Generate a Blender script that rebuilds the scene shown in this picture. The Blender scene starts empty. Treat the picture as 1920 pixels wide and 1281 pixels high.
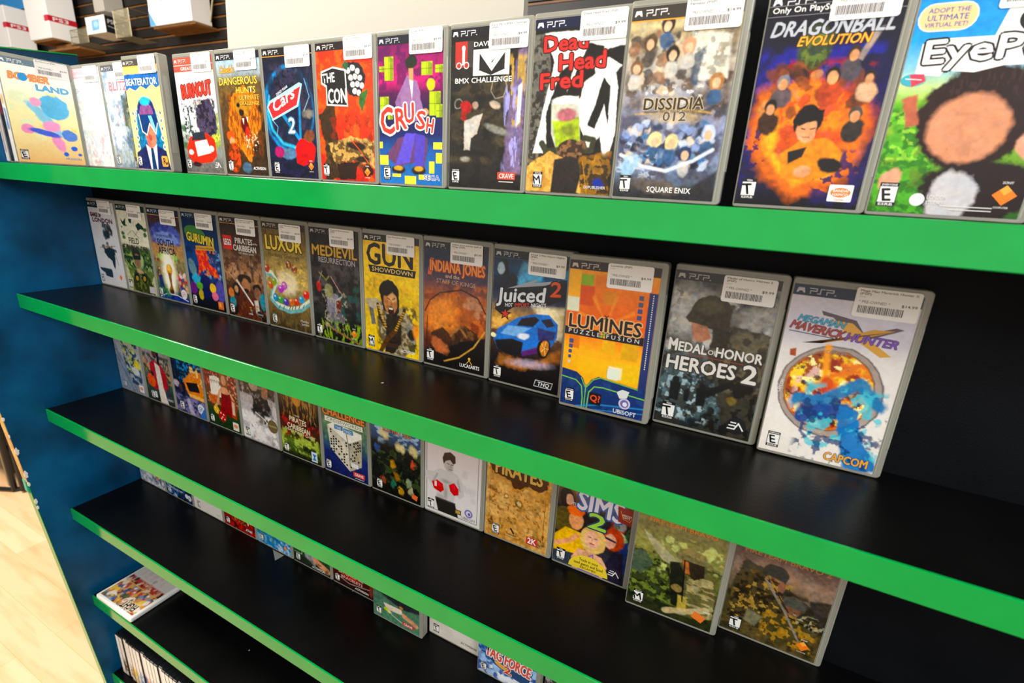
import bpy, bmesh, math, random
import numpy as np
from mathutils import Vector, Matrix
S = bpy.context.scene
COL = S.collection
# ---------------------------------------------------------------- camera
cam_d = bpy.data.cameras.new('camera'); cam = bpy.data.objects.new('camera', cam_d); COL.objects.link(cam)
cam_d.sensor_width = 36.0; cam_d.lens = 910.6 / 1920 * 36.0; cam_d.clip_start = 0.01
cam.location = (1.2359, -0.5355, 0.0029); cam.rotation_euler = (1.2693, -0.056, 0.4722)
cam_d.dof.use_dof = True; cam_d.dof.focus_distance = 0.68; cam_d.dof.aperture_fstop = 6.3
S.camera = cam
# ---------------------------------------------------------------- world and lights
w = bpy.data.worlds.new('world'); S.world = w; w.use_nodes = True
bgn = w.node_tree.nodes['Background']; bgn.inputs[0].default_value = (1.0, 0.94, 0.86, 1); bgn.inputs[1].default_value = 0.20
def area(name, loc, target, sx, sy, power, col):
    d = bpy.data.lights.new(name, 'AREA'); d.shape = 'RECTANGLE'; d.size = sx; d.size_y = sy; d.energy = power; d.color = col
    o = bpy.data.objects.new(name, d); COL.objects.link(o); o.location = loc
    o.rotation_euler = (Vector(target) - Vector(loc)).to_track_quat('-Z', 'Y').to_euler(); return o
area('ceiling_or_fill_light', (0.0, -0.62, 1.05), (0.1, 0, 0.1), 0.8, 0.4, 24, (1.0, 0.95, 0.87))
area('ceiling_or_fill_light', (1.5, -2.2, 1.8), (1.1, 0, -0.1), 1.6, 0.9, 20, (1.0, 0.91, 0.77))
area('ceiling_or_fill_light', (2.4, -1.3, 0.7), (0.0, -0.1, 0.0), 0.7, 0.7, 30, (0.93, 0.97, 1.0))  # added fill from the right to brighten the navy end panel
area('fill_light', (0.1, -3.6, 0.3), (0.4, 0, -0.35), 5.5, 2.8, 58, (1.0, 0.93, 0.83))  # added broad soft fill standing in for low room ambience, no actual window
area('fill_light', (-2.6, -1.2, 1.9), (-3.0, 2, 0.9), 1.5, 1.0, 120, (1.0, 0.97, 0.92))  # added fill that lifts the far wall and white cartons, no actual window
area('ceiling_or_fill_light', (-1.3, -0.3, 1.9), (-1.0, -0.3, -1.5), 1.6, 1.2, 125, (1.0, 0.93, 0.86))  # added fill to brighten the floor mirrored in the green edges
S.view_settings.view_transform = 'Standard'; S.view_settings.look = 'None'
S.view_settings.gamma = 1.0; S.view_settings.exposure = 0.0; S.view_settings.use_curve_mapping = False
S.cycles.use_denoising = True
S.cycles.max_bounces = 6
# ---------------------------------------------------------------- materials
def lin(h):
    h = h.lstrip('#')
    if len(h) == 3: h = ''.join(c * 2 for c in h)
    v = [int(h[i:i + 2], 16) / 255 for i in (0, 2, 4)]
    return tuple(c / 12.92 if c <= .04045 else ((c + .055) / 1.055) ** 2.4 for c in v)
def mat(name, col, rough=.5, spec=.5, coat=0, metal=0, bump=0, bscale=200, mottle=0, mscale=8, speck=0):
    m = bpy.data.materials.new(name); m.use_nodes = True; nt = m.node_tree; b = nt.nodes['Principled BSDF']
    c = lin(col) if isinstance(col, str) else col
    b.inputs['Base Color'].default_value = (*c, 1); b.inputs['Roughness'].default_value = rough
    b.inputs['Specular IOR Level'].default_value = spec; b.inputs['Coat Weight'].default_value = coat; b.inputs['Metallic'].default_value = metal
    tc = nt.nodes.new('ShaderNodeTexCoord')
    if mottle:
        n = nt.nodes.new('ShaderNodeTexNoise'); n.inputs['Scale'].default_value = mscale; n.inputs['Detail'].default_value = 5
        nt.links.new(tc.outputs['Object'], n.inputs['Vector'])
        r = nt.nodes.new('ShaderNodeValToRGB'); r.color_ramp.elements[0].position = .35; r.color_ramp.elements[1].position = .7
        r.color_ramp.elements[0].color = (*[x * (1 - mottle) for x in c], 1); r.color_ramp.elements[1].color = (*[min(1, x * (1 + mottle)) for x in c], 1)
        nt.links.new(n.outputs['Fac'], r.inputs['Fac']); src = r.outputs['Color']
        if speck:
            n2 = nt.nodes.new('ShaderNodeTexVoronoi'); n2.inputs['Scale'].default_value = 13; nt.links.new(tc.outputs['Object'], n2.inputs['Vector'])
            mth = nt.nodes.new('ShaderNodeMath'); mth.operation = 'LESS_THAN'; mth.inputs[1].default_value = speck
            nt.links.new(n2.outputs['Distance'], mth.inputs[0])
            mx = nt.nodes.new('ShaderNodeMix'); mx.data_type = 'RGBA'; nt.links.new(mth.outputs[0], mx.inputs[0])
            nt.links.new(src, mx.inputs[6]); mx.inputs[7].default_value = (.35, .36, .33, 1); src = mx.outputs[2]
        nt.links.new(src, b.inputs['Base Color'])
    if bump:
        n = nt.nodes.new('ShaderNodeTexNoise'); n.inputs['Scale'].default_value = bscale; n.inputs['Detail'].default_value = 3
        nt.links.new(tc.outputs['Object'], n.inputs['Vector'])
        bp = nt.nodes.new('ShaderNodeBump'); bp.inputs['Strength'].default_value = bump; bp.inputs['Distance'].default_value = .001
        nt.links.new(n.outputs['Fac'], bp.inputs['Height']); nt.links.new(bp.outputs[0], b.inputs['Normal'])
    return m
def attr_mat(name, rough, coat, spec=.5):
    m = mat(name, 'fff', rough, spec, coat); nt = m.node_tree
    a = nt.nodes.new('ShaderNodeVertexColor'); a.layer_name = 'ink'
    nt.links.new(a.outputs['Color'], nt.nodes['Principled BSDF'].inputs['Base Color']); return m
M = {}
M['print'] = attr_mat('printed_paper_under_film', .26, .0, .38)
M['label'] = attr_mat('printed_label', .6, 0, .3)
M['navy'] = mat('navy_laminate', (.0005, .08, .20), .36, .3, 0, 0, .25, 500, .55, 7)
M['black'] = mat('black_laminate', (.0025, .0025, .0025), .30, .18, 0, 0, .15, 400, .3, 10, .022)
M['backing'] = mat('black_backing', (.0025, .003, .0045), .6, .1, 0, 0, .3, 600, .3, 12)
M['green'] = mat('green_edge_laminate', (.0002, .285, .047), .09, .35, 0, 0, .03, 300, .05, 30)
M['rawwood'] = mat('raw_chipboard_edge', 'd9a860', .7, .3, mottle=.2, mscale=60)
M['chip'] = mat('white_glue_chips', 'e8e6dc', .8, .2)
M['teal'] = mat('teal_band_scrap', '2fa890', .4)
M['cream'] = mat('cream_sign_face', 'b9b2a4', .6, .3)
M['white'] = mat('white_card', 'f4f2ee', .5, .4)
M['bluecard'] = mat('blue_card', '2f8fd0', .5, .4)
M['blackp'] = mat('black_plastic', '101112', .35, .5)
M['steel'] = mat('zinc_wire', '8f8466', .4, .5, metal=.6)
M['kraft'] = mat('brown_card', '8a5f33', .7, .3, mottle=.2, mscale=20)
M['slat'] = mat('dark_slatwall_board', (.012, .0095, .007), .5, .4, 0, 0, .1, 80, .4, 5)
M['sliplip'] = mat('orange_brown_slat_lip', (.16, .065, .012), .5, .4, mottle=.3, mscale=6)
M['whitep'] = mat('white_case_plastic', 'f2f2ee', .3, .5)
M['darkp'] = mat('dark_case_plastic', '16181a', .3, .5)
M['metalblk'] = mat('black_wire', '0b0b0b', .3, .6, metal=.3)
M['dkpanel'] = mat('dark_rack_panel', '20242c', .5)
def clear(name, tint, tr, rough=.15):
    m = mat(name, tint, rough, .6); nt = m.node_tree; b = nt.nodes['Principled BSDF']; out = nt.nodes['Material Output']
    t = nt.nodes.new('ShaderNodeBsdfTransparent'); t.inputs[0].default_value = (.85, .88, .88, 1)
    mx = nt.nodes.new('ShaderNodeMixShader'); mx.inputs[0].default_value = tr
    nt.links.new(b.outputs[0], mx.inputs[1]); nt.links.new(t.outputs[0], mx.inputs[2]); nt.links.new(mx.outputs[0], out.inputs[0]); return m
M['case'] = clear('clear_case_plastic', 'c6c4b4', .55)
# floor planks run along x
def floor_mat():
    m = bpy.data.materials.new('maple_planks'); m.use_nodes = True; nt = m.node_tree; b = nt.nodes['Principled BSDF']
    tc = nt.nodes.new('ShaderNodeTexCoord'); mp = nt.nodes.new('ShaderNodeMapping'); mp.inputs['Location'].default_value = (.296, .07, 0)
    nt.links.new(tc.outputs['Object'], mp.inputs['Vector'])
    br = nt.nodes.new('ShaderNodeTexBrick'); br.inputs['Scale'].default_value = 1.0; br.inputs['Mortar Size'].default_value = .0006
    br.inputs['Brick Width'].default_value = .9; br.inputs['Row Height'].default_value = .098; br.offset = .37
    br.inputs['Color1'].default_value = (*lin('d8b184'), 1); br.inputs['Color2'].default_value = (*lin('e4c298'), 1); br.inputs['Mortar'].default_value = (*lin('d9a25c'), 1)
    nt.links.new(mp.outputs[0], br.inputs['Vector'])
    n = nt.nodes.new('ShaderNodeTexNoise'); n.inputs['Scale'].default_value = 3; n.inputs['Detail'].default_value = 5
    mp2 = nt.nodes.new('ShaderNodeMapping'); mp2.inputs['Scale'].default_value = (1.2, 9, 1); nt.links.new(tc.outputs['Object'], mp2.inputs['Vector']); nt.links.new(mp2.outputs[0], n.inputs['Vector'])
    r = nt.nodes.new('ShaderNodeValToRGB'); r.color_ramp.elements[0].position = .3; r.color_ramp.elements[0].color = (*lin('ecc490'), 1); r.color_ramp.elements[1].position = .52; r.color_ramp.elements[1].color = (1, 1, 1, 1)
    nt.links.new(n.outputs['Fac'], r.inputs['Fac'])
    mx = nt.nodes.new('ShaderNodeMix'); mx.data_type = 'RGBA'; mx.blend_type = 'MULTIPLY'; mx.inputs[0].default_value = .45
    nt.links.new(br.outputs['Color'], mx.inputs[6]); nt.links.new(r.outputs['Color'], mx.inputs[7]); nt.links.new(mx.outputs[2], b.inputs['Base Color'])
    b.inputs['Roughness'].default_value = .35; return m
M['floor'] = floor_mat()
# ---------------------------------------------------------------- mesh helpers
def link(name, me, parent=None, m=None, **props):
    o = bpy.data.objects.new(name, me); COL.objects.link(o)
    if m is not None and me is not None and not me.materials: me.materials.append(m)
    if parent: o.parent = parent
    for k, v in props.items(): o[k] = v
    return o
def empty(name, loc, rot=(0, 0, 0), **props):
    o = bpy.data.objects.new(name, None); COL.objects.link(o); o.location = loc; o.rotation_euler = rot; o.empty_display_size = .05
    for k, v in props.items(): o[k] = v
    return o
class MB:
    def __init__(s): s.bm = bmesh.new()
    def box(s, a, b, bev=0, seg=2):
        r = bmesh.ops.create_cube(s.bm, size=1)['verts']
        sc = [b[i] - a[i] for i in range(3)]; ce = [(a[i] + b[i]) / 2 for i in range(3)]
        for v in r: v.co = Vector([v.co[i] * sc[i] + ce[i] for i in range(3)])
        if bev:
            es = list({e for v in r for e in v.link_edges}); bmesh.ops.bevel(s.bm, geom=es, offset=bev, segments=seg, affect='EDGES', profile=.5)
        return s
    def rod(s, a, b, r, n=8):
        a = Vector(a); b = Vector(b); d = b - a
        v = bmesh.ops.create_cone(s.bm, cap_ends=True, segments=n, radius1=r, radius2=r, depth=d.length)['verts']
        q = d.to_track_quat('Z', 'Y').to_matrix().to_4x4(); bmesh.ops.transform(s.bm, matrix=Matrix.Translation((a + b) / 2) @ q, verts=v); return s
    def prism(s, pts, ax, a, b):
        # pts in the two other axes, extruded along ax from a to b
        def P(p, t): q = list(p); q.insert(ax, t); return q
        v0 = [s.bm.verts.new(P(p, a)) for p in pts]; v1 = [s.bm.verts.new(P(p, b)) for p in pts]
        s.bm.faces.new(v0); s.bm.faces.new(v1[::-1]); n = len(pts)
        for i in range(n): s.bm.faces.new([v0[i], v1[i], v1[(i + 1) % n], v0[(i + 1) % n]])
        return s
    def mesh(s, name, m=None, smooth=False):
        bmesh.ops.recalc_face_normals(s.bm, faces=s.bm.faces[:]); me = bpy.data.meshes.new(name); s.bm.to_mesh(me); s.bm.free()
        if m: me.materials.append(m)
        if smooth: me.shade_smooth()
        return me
    def obj(s, name, m, parent=None, **props): return link(name, s.mesh(name, m), parent, None, **props)
# ---------------------------------------------------------------- glyphs of the built-in font, measured once
CH = "ABCDEFGHIJKLMNOPQRSTUVWXYZabcdefghijklmnopqrstuvwxyz0123456789$.:()*-!?'&™"
GL = {}; ADV = {' ': .3}
def glyphs():
    tmp = []
    def mk(t, off):
        c = bpy.data.curves.new('glyph', 'FONT'); c.body = t; c.size = 1; c.offset = off; c.resolution_u = 2; c.fill_mode = 'FRONT'
        o = bpy.data.objects.new('glyph', c); COL.objects.link(o); tmp.append(o); return o
    a = {(ch, off): mk(ch, off) for ch in CH for off in (0,)}
    b = {ch: mk(ch + 'I', 0) for ch in CH}; i0 = mk('I', 0)
    dg = bpy.context.evaluated_depsgraph_get(); dg.update()
    def geo(o):
        e = o.evaluated_get(dg); me = e.to_mesh(); me.calc_loop_triangles()
        v = np.zeros(len(me.vertices) * 3); me.vertices.foreach_get('co', v); v = v.reshape(-1, 3)[:, :2].copy()
        t = [tuple(x.vertices) for x in me.loop_triangles]; e.to_mesh_clear(); return v, t
    for k, o in a.items(): GL[k] = geo(o)
    ir = geo(i0)[0][:, 0].max()
    for ch, o in b.items(): ADV[ch] = geo(o)[0][:, 0].max() - ir
    cs = [o.data for o in tmp]
    for o in tmp: bpy.data.objects.remove(o)
    for c in cs: bpy.data.curves.remove(c)
glyphs()
# ---------------------------------------------------------------- a printed sheet: painted grid plus crisp shapes and type, one mesh
def vnoise(X, Y, seed):
    rs = np.random.RandomState(seed); g = rs.rand(64, 64)
    xi = np.floor(X).astype(int); yi = np.floor(Y).astype(int); fx = X - xi; fy = Y - yi; fx = fx * fx * (3 - 2 * fx); fy = fy * fy * (3 - 2 * fy)
    a = g[yi % 64, xi % 64]; b = g[yi % 64, (xi + 1) % 64]; c = g[(yi + 1) % 64, xi % 64]; d = g[(yi + 1) % 64, (xi + 1) % 64]
    return (a * (1 - fx) + b * fx) * (1 - fy) + (c * (1 - fx) + d * fx) * fy
def fbm(X, Y, sc, seed, o=4):
    r = 0; t = 0
    for k in range(o): r = r + vnoise(X / sc * 2 ** k + 13, Y / sc * 2 ** k + 7, seed + k) * .5 ** k; t += .5 ** k
    return r / t
class Sheet:
    def __init__(s, W=97., H=168., step=1., bg='888', seed=1):
        s.W, s.H = W, H; nx = int(W / step) + 1; ny = int(H / step) + 1; s.nx, s.ny = nx, ny
        s.X, s.Y = np.meshgrid(np.linspace(0, W, nx), np.linspace(0, H, ny)); s.C = np.zeros((ny, nx, 3)); s.C[:] = lin(bg)
        s.seed = seed; s.v = []; s.f = []; s.c = []; s.lay = 0
        s.wx = (fbm(s.X, s.Y, 14, seed + 50) - .5) * 2; s.wy = (fbm(s.X, s.Y, 14, seed + 90) - .5) * 2
        s.hx = (fbm(s.X, s.Y, 4, seed + 150, 3) - .5) * 2; s.hy = (fbm(s.X, s.Y, 4, seed + 190, 3) - .5) * 2
    def _mix(s, a, col): a = a[..., None]; s.C = s.C * (1 - a) + np.array(lin(col)) * a; return s
    def g(s, *st):  # vertical gradient, stops (y, colour)
        ys = [q[0] for q in st]; cs = np.array([lin(q[1]) for q in st])
        for k in range(3): s.C[..., k] = np.interp(s.Y, ys, cs[:, k])
        return s
    def e(s, x, y, rx, ry, col, soft=1., rot=0, a=1., w=0.):
        w = max(w, min(1.3, .22 * min(rx, ry)))
        X = s.X + s.wx * w + s.hx * w * .6 - x; Y = s.Y + s.wy * w + s.hy * w * .6 - y; c, q = math.cos(rot), math.sin(rot)
        U = X * c + Y * q; V = -X * q + Y * c; r = np.sqrt((U / rx) ** 2 + (V / ry) ** 2); d = (r - 1) * min(rx, ry)
        return s._mix(a * np.clip(.5 - d / soft, 0, 1), col)
    def p(s, pts, col, soft=.8, a=1., w=0.):
        X = s.X + s.wx * w + s.hx * w * .6; Y = s.Y + s.wy * w + s.hy * w * .6; d = np.full(X.shape, 1e9); ins = np.zeros(X.shape, bool)
        n = len(pts)
        for i in range(n):
            x1, y1 = pts[i]; x2, y2 = pts[(i + 1) % n]; dx, dy = x2 - x1, y2 - y1
            t = np.clip(((X - x1) * dx + (Y - y1) * dy) / (dx * dx + dy * dy + 1e-9), 0, 1)
            d = np.minimum(d, np.hypot(X - x1 - t * dx, Y - y1 - t * dy))
            if y1 != y2: ins ^= ((Y < y1) != (Y < y2)) & (X < (x2 - x1) * (Y - y1) / (y2 - y1) + x1)
        d = np.where(ins, -d, d); return s._mix(a * np.clip(.5 - d / soft, 0, 1), col)
    def l(s, pts, wd, col, soft=.8, a=1., w=0.):
        X = s.X + s.wx * w; Y = s.Y + s.wy * w; d = np.full(X.shape, 1e9)
        for (x1, y1), (x2, y2) in zip(pts[:-1], pts[1:]):
            dx, dy = x2 - x1, y2 - y1; t = np.clip(((X - x1) * dx + (Y - y1) * dy) / (dx * dx + dy * dy + 1e-9), 0, 1)
            d = np.minimum(d, np.hypot(X - x1 - t * dx, Y - y1 - t * dy))
        return s._mix(a * np.clip(.5 - (d - wd / 2) / soft, 0, 1), col)
    def n(s, col, sc=8, thr=.5, soft=.12, a=1., box=None, st=(1, 1), sd=0):  # mottled patches of one ink
        s.seed += 7; f = fbm(s.X / st[0], s.Y / st[1], sc, s.seed + sd); m = np.clip((f - thr) / soft + .5, 0, 1) * a
        if box:
            x0, y0, x1, y1 = box; e = 5.
            m = m * np.clip((s.X - x0) / e + .5, 0, 1) * np.clip((x1 - s.X) / e + .5, 0, 1) * np.clip((s.Y - y0) / e + .5, 0, 1) * np.clip((y1 - s.Y) / e + .5, 0, 1)
        return s._mix(m, col)
    def crowd(s, box, cols, n, r=3., sd=0, st=1.3):
        rr = random.Random(s.seed + sd); x0, y0, x1, y1 = box
        for i in range(n):
            q = r * rr.uniform(.5, 1.3); s.e(rr.uniform(x0, x1), rr.uniform(y0, y1), q, q * rr.uniform(.7, st), rr.choice(cols), 1.8, rr.uniform(-1, 1), .85, 3.2)
        return s
    def finish(s, amp=.34):  # grain of a printed photograph
        f = fbm(s.X, s.Y, 3.2, s.seed + 300, 3) - .5; g = fbm(s.X, s.Y, 11, s.seed + 340, 3) - .5
        lum = s.C.mean(-1); k = amp * np.clip(1.15 - lum * 1.1, .12, 1)
        s.C = np.clip(s.C * (1 + (f * 2.6 + g * 1.6) * k)[..., None], 0, 1)
        h = (fbm(s.X, s.Y, 5, s.seed + 380, 3) - .5)[..., None] * np.array([1.0, .1, -1.0]) * k[..., None]; s.C = np.clip(s.C * (1 + h), 0, 1)
        L_ = s.C.mean(-1, keepdims=True); s.C = np.clip(L_ + (s.C - L_) * 1.18, 0, 1) ** 1.12 * 1.08; return s
    # crisp layers
    def L(s): s.lay += 1; return s.lay
    def q(s, pts, col, lay=None):
        lay = lay or s.L(); b = len(s.v); s.v += [(x, y, lay) for x, y in pts]; s.f.append(list(range(b, b + len(pts)))); s.c.append(lin(col)); return s
    def r(s, x, y, w_, h_, col, rad=0, rot=0):
        if rad:
            pts = []
            for cx, cy, a0 in ((x + w_ - rad, y + rad, -90), (x + w_ - rad, y + h_ - rad, 0), (x + rad, y + h_ - rad, 90), (x + rad, y + rad, 180)):
                pts += [(cx + rad * math.cos(math.radians(a0 + k * 22.5)), cy + rad * math.sin(math.radians(a0 + k * 22.5))) for k in range(5)]
        else: pts = [(x, y), (x + w_, y), (x + w_, y + h_), (x, y + h_)]
        if rot:
            cx, cy = x + w_ / 2, y + h_ / 2; c, q = math.cos(rot), math.sin(rot); pts = [(cx + (a - cx) * c - (b - cy) * q, cy + (a - cx) * q + (b - cy) * c) for a, b in pts]
        return s.q(pts, col)
    def o(s, x, y, rx, ry, col, n=28, rot=0):
        c, q = math.cos(rot), math.sin(rot)
        return s.q([(x + rx * math.cos(t) * c - ry * math.sin(t) * q, y + rx * math.cos(t) * q + ry * math.sin(t) * c) for t in [2 * math.pi * k / n for k in range(n)]], col)
    def k(s, pts, wd, col):
        lay = s.L(); m = lin(col)
        for (x1, y1), (x2, y2) in zip(pts[:-1], pts[1:]):
            lay += .06; d = math.hypot(x2 - x1, y2 - y1) or 1; ux, uy = (x2 - x1) / d * wd / 2, (y2 - y1) / d * wd / 2
            b = len(s.v); s.v += [(x1 - ux - uy, y1 - uy + ux, lay), (x2 + ux - uy, y2 + uy + ux, lay), (x2 + ux + uy, y2 + uy - ux, lay), (x1 - ux + uy, y1 - uy - ux, lay)]
            s.f.append([b, b + 1, b + 2, b + 3]); s.c.append(m)
        return s
    def t(s, txt, x, y, h, col, w_=None, b=1, sh=0, rot=0, ol=None, al='l', arc=0, tail=0):
        # baseline y, cap height h, optional total width w_
        k = h / .7; adv = sum(ADV.get(c, .5) for c in txt); sx = (w_ / adv) if w_ else k
        tot = adv * sx; x0 = x - (tot / 2 if al == 'c' else tot if al == 'r' else 0); cr, sr = math.cos(rot), math.sin(rot)
        if w_ and al == 'l': x0 = x
        for off, cc in (((.12 if h > 12 else .085, ol),) if ol else ()) + (((.034 if b and h > 7 else .02 if b else 0), col),):
            lay = s.L(); px = x0; m = lin(cc); e = off * k * .7
            sh_ = [(0, 0)] if not off else [(e * math.cos(u * math.pi / 4), e * math.sin(u * math.pi / 4)) for u in range(8)] if cc is ol else [(-e, 0), (e, 0), (0, e), (0, -e)]
            for c in txt:
                if c != ' ' and (c, 0) in GL:
                    V, T = GL[(c, 0)]
                    for iz, (ox, oy) in enumerate(sh_):
                        bb = len(s.v); lz = lay + iz * .11 + .004 * (len(s.f) % 7)
                        for a_, b_ in V:
                            X = px + a_ * sx + b_ * k * sh; Y = -b_ * k
                            if arc: Y += arc * ((X - x0 - tot / 2) / (tot / 2)) ** 2
                            s.v.append((x + (X - x) * cr - Y * sr + ox, y + (X - x) * sr + Y * cr + oy, lz))
                        for t_ in T: s.f.append([bb + i for i in t_]); s.c.append(m)
                px += ADV.get(c, .5) * sx
        return s
    def mesh(s, name, m, x0=1.2, z0=3., y0=-.2):
        nx, ny = s.nx, s.ny; ng = nx * ny
        V = np.zeros((ng + len(s.v), 3)); V[:ng, 0] = (s.X.ravel() + x0) / 1000; V[:ng, 2] = (z0 + s.H - s.Y.ravel()) / 1000; V[:ng, 1] = y0 / 1000
        if s.v:
            a = np.array(s.v, float); a[:, 0] = np.clip(a[:, 0], 0, s.W); a[:, 1] = np.clip(a[:, 1], 0, s.H)
            V[ng:, 0] = (a[:, 0] + x0) / 1000; V[ng:, 2] = (z0 + s.H - a[:, 1]) / 1000; V[ng:, 1] = (y0 - .012 * a[:, 2]) / 1000
        i = np.arange(ng).reshape(ny, nx); Q = np.stack([i[:-1, :-1], i[1:, :-1], i[1:, 1:], i[:-1, 1:]], -1).reshape(-1, 4)
        loops = [Q.ravel()]; tot = [np.full(len(Q), 4)]; lc = [s.C.reshape(-1, 3)[Q.ravel()]]
        if s.f:
            P = V[:, [0, 2]]
            for j, f in enumerate(s.f):   # all shapes face the front
                q = P[[k + ng for k in f]]; ar = np.sum(q[:, 0] * np.roll(q[:, 1], -1) - np.roll(q[:, 0], -1) * q[:, 1])
                ff = [k + ng for k in (f if ar > 0 else f[::-1])]; loops.append(np.array(ff)); tot.append(np.array([len(ff)])); lc.append(np.tile(np.array(s.c[j]), (len(ff), 1)))
        loops = np.concatenate(loops); tot = np.concatenate(tot); lc = np.clip(np.concatenate(lc), 0, 1)
        me = bpy.data.meshes.new(name); me.vertices.add(len(V)); me.vertices.foreach_set('co', V.ravel().astype(np.float32))
        me.loops.add(len(loops)); me.loops.foreach_set('vertex_index', loops.astype(np.int32)); me.polygons.add(len(tot))
        me.polygons.foreach_set('loop_start', np.concatenate([[0], np.cumsum(tot)[:-1]]).astype(np.int32)); me.update(calc_edges=True)
        ca = me.color_attributes.new('ink', 'FLOAT_COLOR', 'CORNER'); ca.data.foreach_set('color', np.concatenate([lc, np.ones((len(lc), 1))], 1).ravel().astype(np.float32))
        me.materials.append(m); return me
    # recurring print marks
    def head(s, col='15171c', ink='dfe0e4', wd=97, strip=None, h=9.5):
        s.r(0, 0, wd, h, col)
        if strip: s.r(0, h, wd, 1.2, strip)
        y = 3.; s.q([(3.5, y), (8.5, y), (9.6, y + 4.6), (8.2, y + 4.6), (7, y + 3), (5, y + 3), (3.8, y + 4.6), (2.4, y + 4.6)], ink)
        for pts in ([(13, y), (18.6, y), (18.6, y + 2.2), (13.6, y + 2.2), (13.6, y + 4.6)], [(24.6, y), (21.6, y), (21.6, y + 4.4), (19.4, y + 4.4)], [(26, y), (31.6, y), (31.6, y + 2.2), (26.6, y + 2.2), (26.6, y + 4.6)], [(33, y + 4.4), (33.6, y + 4.4)]): s.k(pts, .75, ink)
        return s
    def esrb(s, ch, x=4, y=147, h=16.5):
        w_ = h * .68; y = 163.5 - h; s.r(x, y, w_, h, '17181a'); s.r(x + .5, y + .5, w_ - 1, h - 1, 'eeece6'); s.r(x + .5, y + .5, w_ - 1, h * .14, '17181a')
        s.t({'E': 'EVERYONE', 'T': 'TEEN', 'M': 'MATURE'}[ch], x + w_ / 2, y + h * .13, h * .08, 'eeece6', al='c')
        s.t(ch, x + w_ * .5, y + h * .76, h * .52, '111214', al='c', sh=-.18, rot=-.05); s.r(x + .5, y + h * .82, w_ - 1, h * .15, '17181a')
        return s.t('ESRB', x + w_ / 2, y + h * .955, h * .1, 'eeece6', w_=w_ * .8, al='c')
    def sony(s, x=84, y=155, r=5.5):
        s.q([(x, y - r), (x + r, y), (x, y + r), (x - r, y)], 'ef7a1a').q([(x, y - r), (x + r * .5, y - r * .5), (x, y), (x - r * .5, y - r * .5)], 'f9a63a')
        return s.t('SONY', x, y - r - 1, 1.7, 'e8e6e0', al='c').t('COMPUTER', x, y + r + 2.2, 1.2, 'e8e6e0', al='c')
    def ea(s, x=84, y=154, r=8, bg='1b1c20', ink='f0f0ee'):
        return s.o(x, y, r, r, bg).k([(x - r * .1, y - r * .35), (x - r * .55, y - r * .35)], r * .13, ink).k([(x - r * .1, y), (x - r * .7, y)], r * .13, ink).k([(x - r * .8, y + r * .38), (x - r * .15, y + r * .38), (x + r * .2, y - r * .35), (x + r * .7, y + r * .38)], r * .14, ink)
    def pub(s, txt, x, y, h, col, w_=None, al='r', **k): return s.t(txt, x, y, h, col, w_=w_, al=al, **k)
def sticker_mesh(lines, price, seed):
    s = Sheet(1, 1, 1, 'f3f0ec'); W, H = 47.5, 26.; rr = random.Random(seed)
    s.W, s.H = W, H; s.r(0, 0, W, H, 'f1eeea', 2.2); y = 3.4
    for ln in lines: s.t(ln, 2.6, y, 1.9, '2c2c2e', w_=min(42, len(ln) * 1.75), b=1); y += 2.7
    s.t('SUPPLIES', 2.6, y - .4, .9, '8a8a8c', b=0)
    s.t('* PRE-OWNED *', 3.2, 13.4, 2.5, '5c5c60', w_=23, b=0); s.t('$' + price, 45.6, 13.6, 2.3, '222226', al='r', w_=10.5 + .9 * (len(price) - 4))
    x = 3.6; lay = s.L()
    while x < 36:
        w_ = rr.choice((.45, .6, .8)); s.q([(x, 15.6), (x + w_, 15.6), (x + w_, 22.2), (x, 22.2)], '2b2b2e', lay); x += w_ + rr.choice((.42, .55, .7))
    s.X = s.X * 10 + 10; s.Y = s.Y * 10 + 10   # the 1 x 1 grid sits under the label
    return s
# ---------------------------------------------------------------- the covers
CV = {}
def cover(f): CV[f.__name__] = f; return f
K = '15171c'; Wt = 'f2f0ea'
@cover
def bomber(s):
    s.g((0, 'fbfaf6'), (45, 'fdf6e4'), (80, 'fdeec0'), (120, 'fbe3b0'), (168, 'f6c88e')); s.n('d8ecc8', 20, .58, .1, .6, (2, 50, 60, 130)); s.n('f8d470', 16, .6, .1, .8, (40, 50, 95, 110))
    s.e(66, 72, 22, 20, '4fb2e0', 2, .5, .9, 3).e(48, 92, 34, 8, '6cc3e8', 2, .9, .8, 3).e(22, 112, 9, 8, 'f0a0c4', 1.5).e(56, 104, 13, 9, 'f2a8cc', 1.5).e(62, 132, 8, 15, 'f0a4c8', 1.5, -.4).e(40, 66, 8, 7, 'f4b0cc', 1.5)
    s.e(45, 116, 22, 5, '5a6fd0', 1.5, .2).e(80, 118, 12, 10, '3f7fd4', 1.5, .3, .9, 2).e(84, 140, 5, 4, '2f6fd0', 1).e(70, 150, 4, 4, '2f6fd0', 1).e(91, 150, 3, 2.5, '2f6fd0', 1)
    s.head('6d8595', 'f4f6f8', 50).t('BOMBER', 9, 33, 11, 'f5a23a', w_=56, ol='d86a80', sh=.1).o(29, 28, 6.5, 6.5, '2a9ae0').t('LAND', 44, 46, 9, '5ab4e6', w_=48, ol='2a7fc8').esrb('E').pub('HUDSON', 92, 160, 3.4, '3a8fd8', 24)
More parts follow.
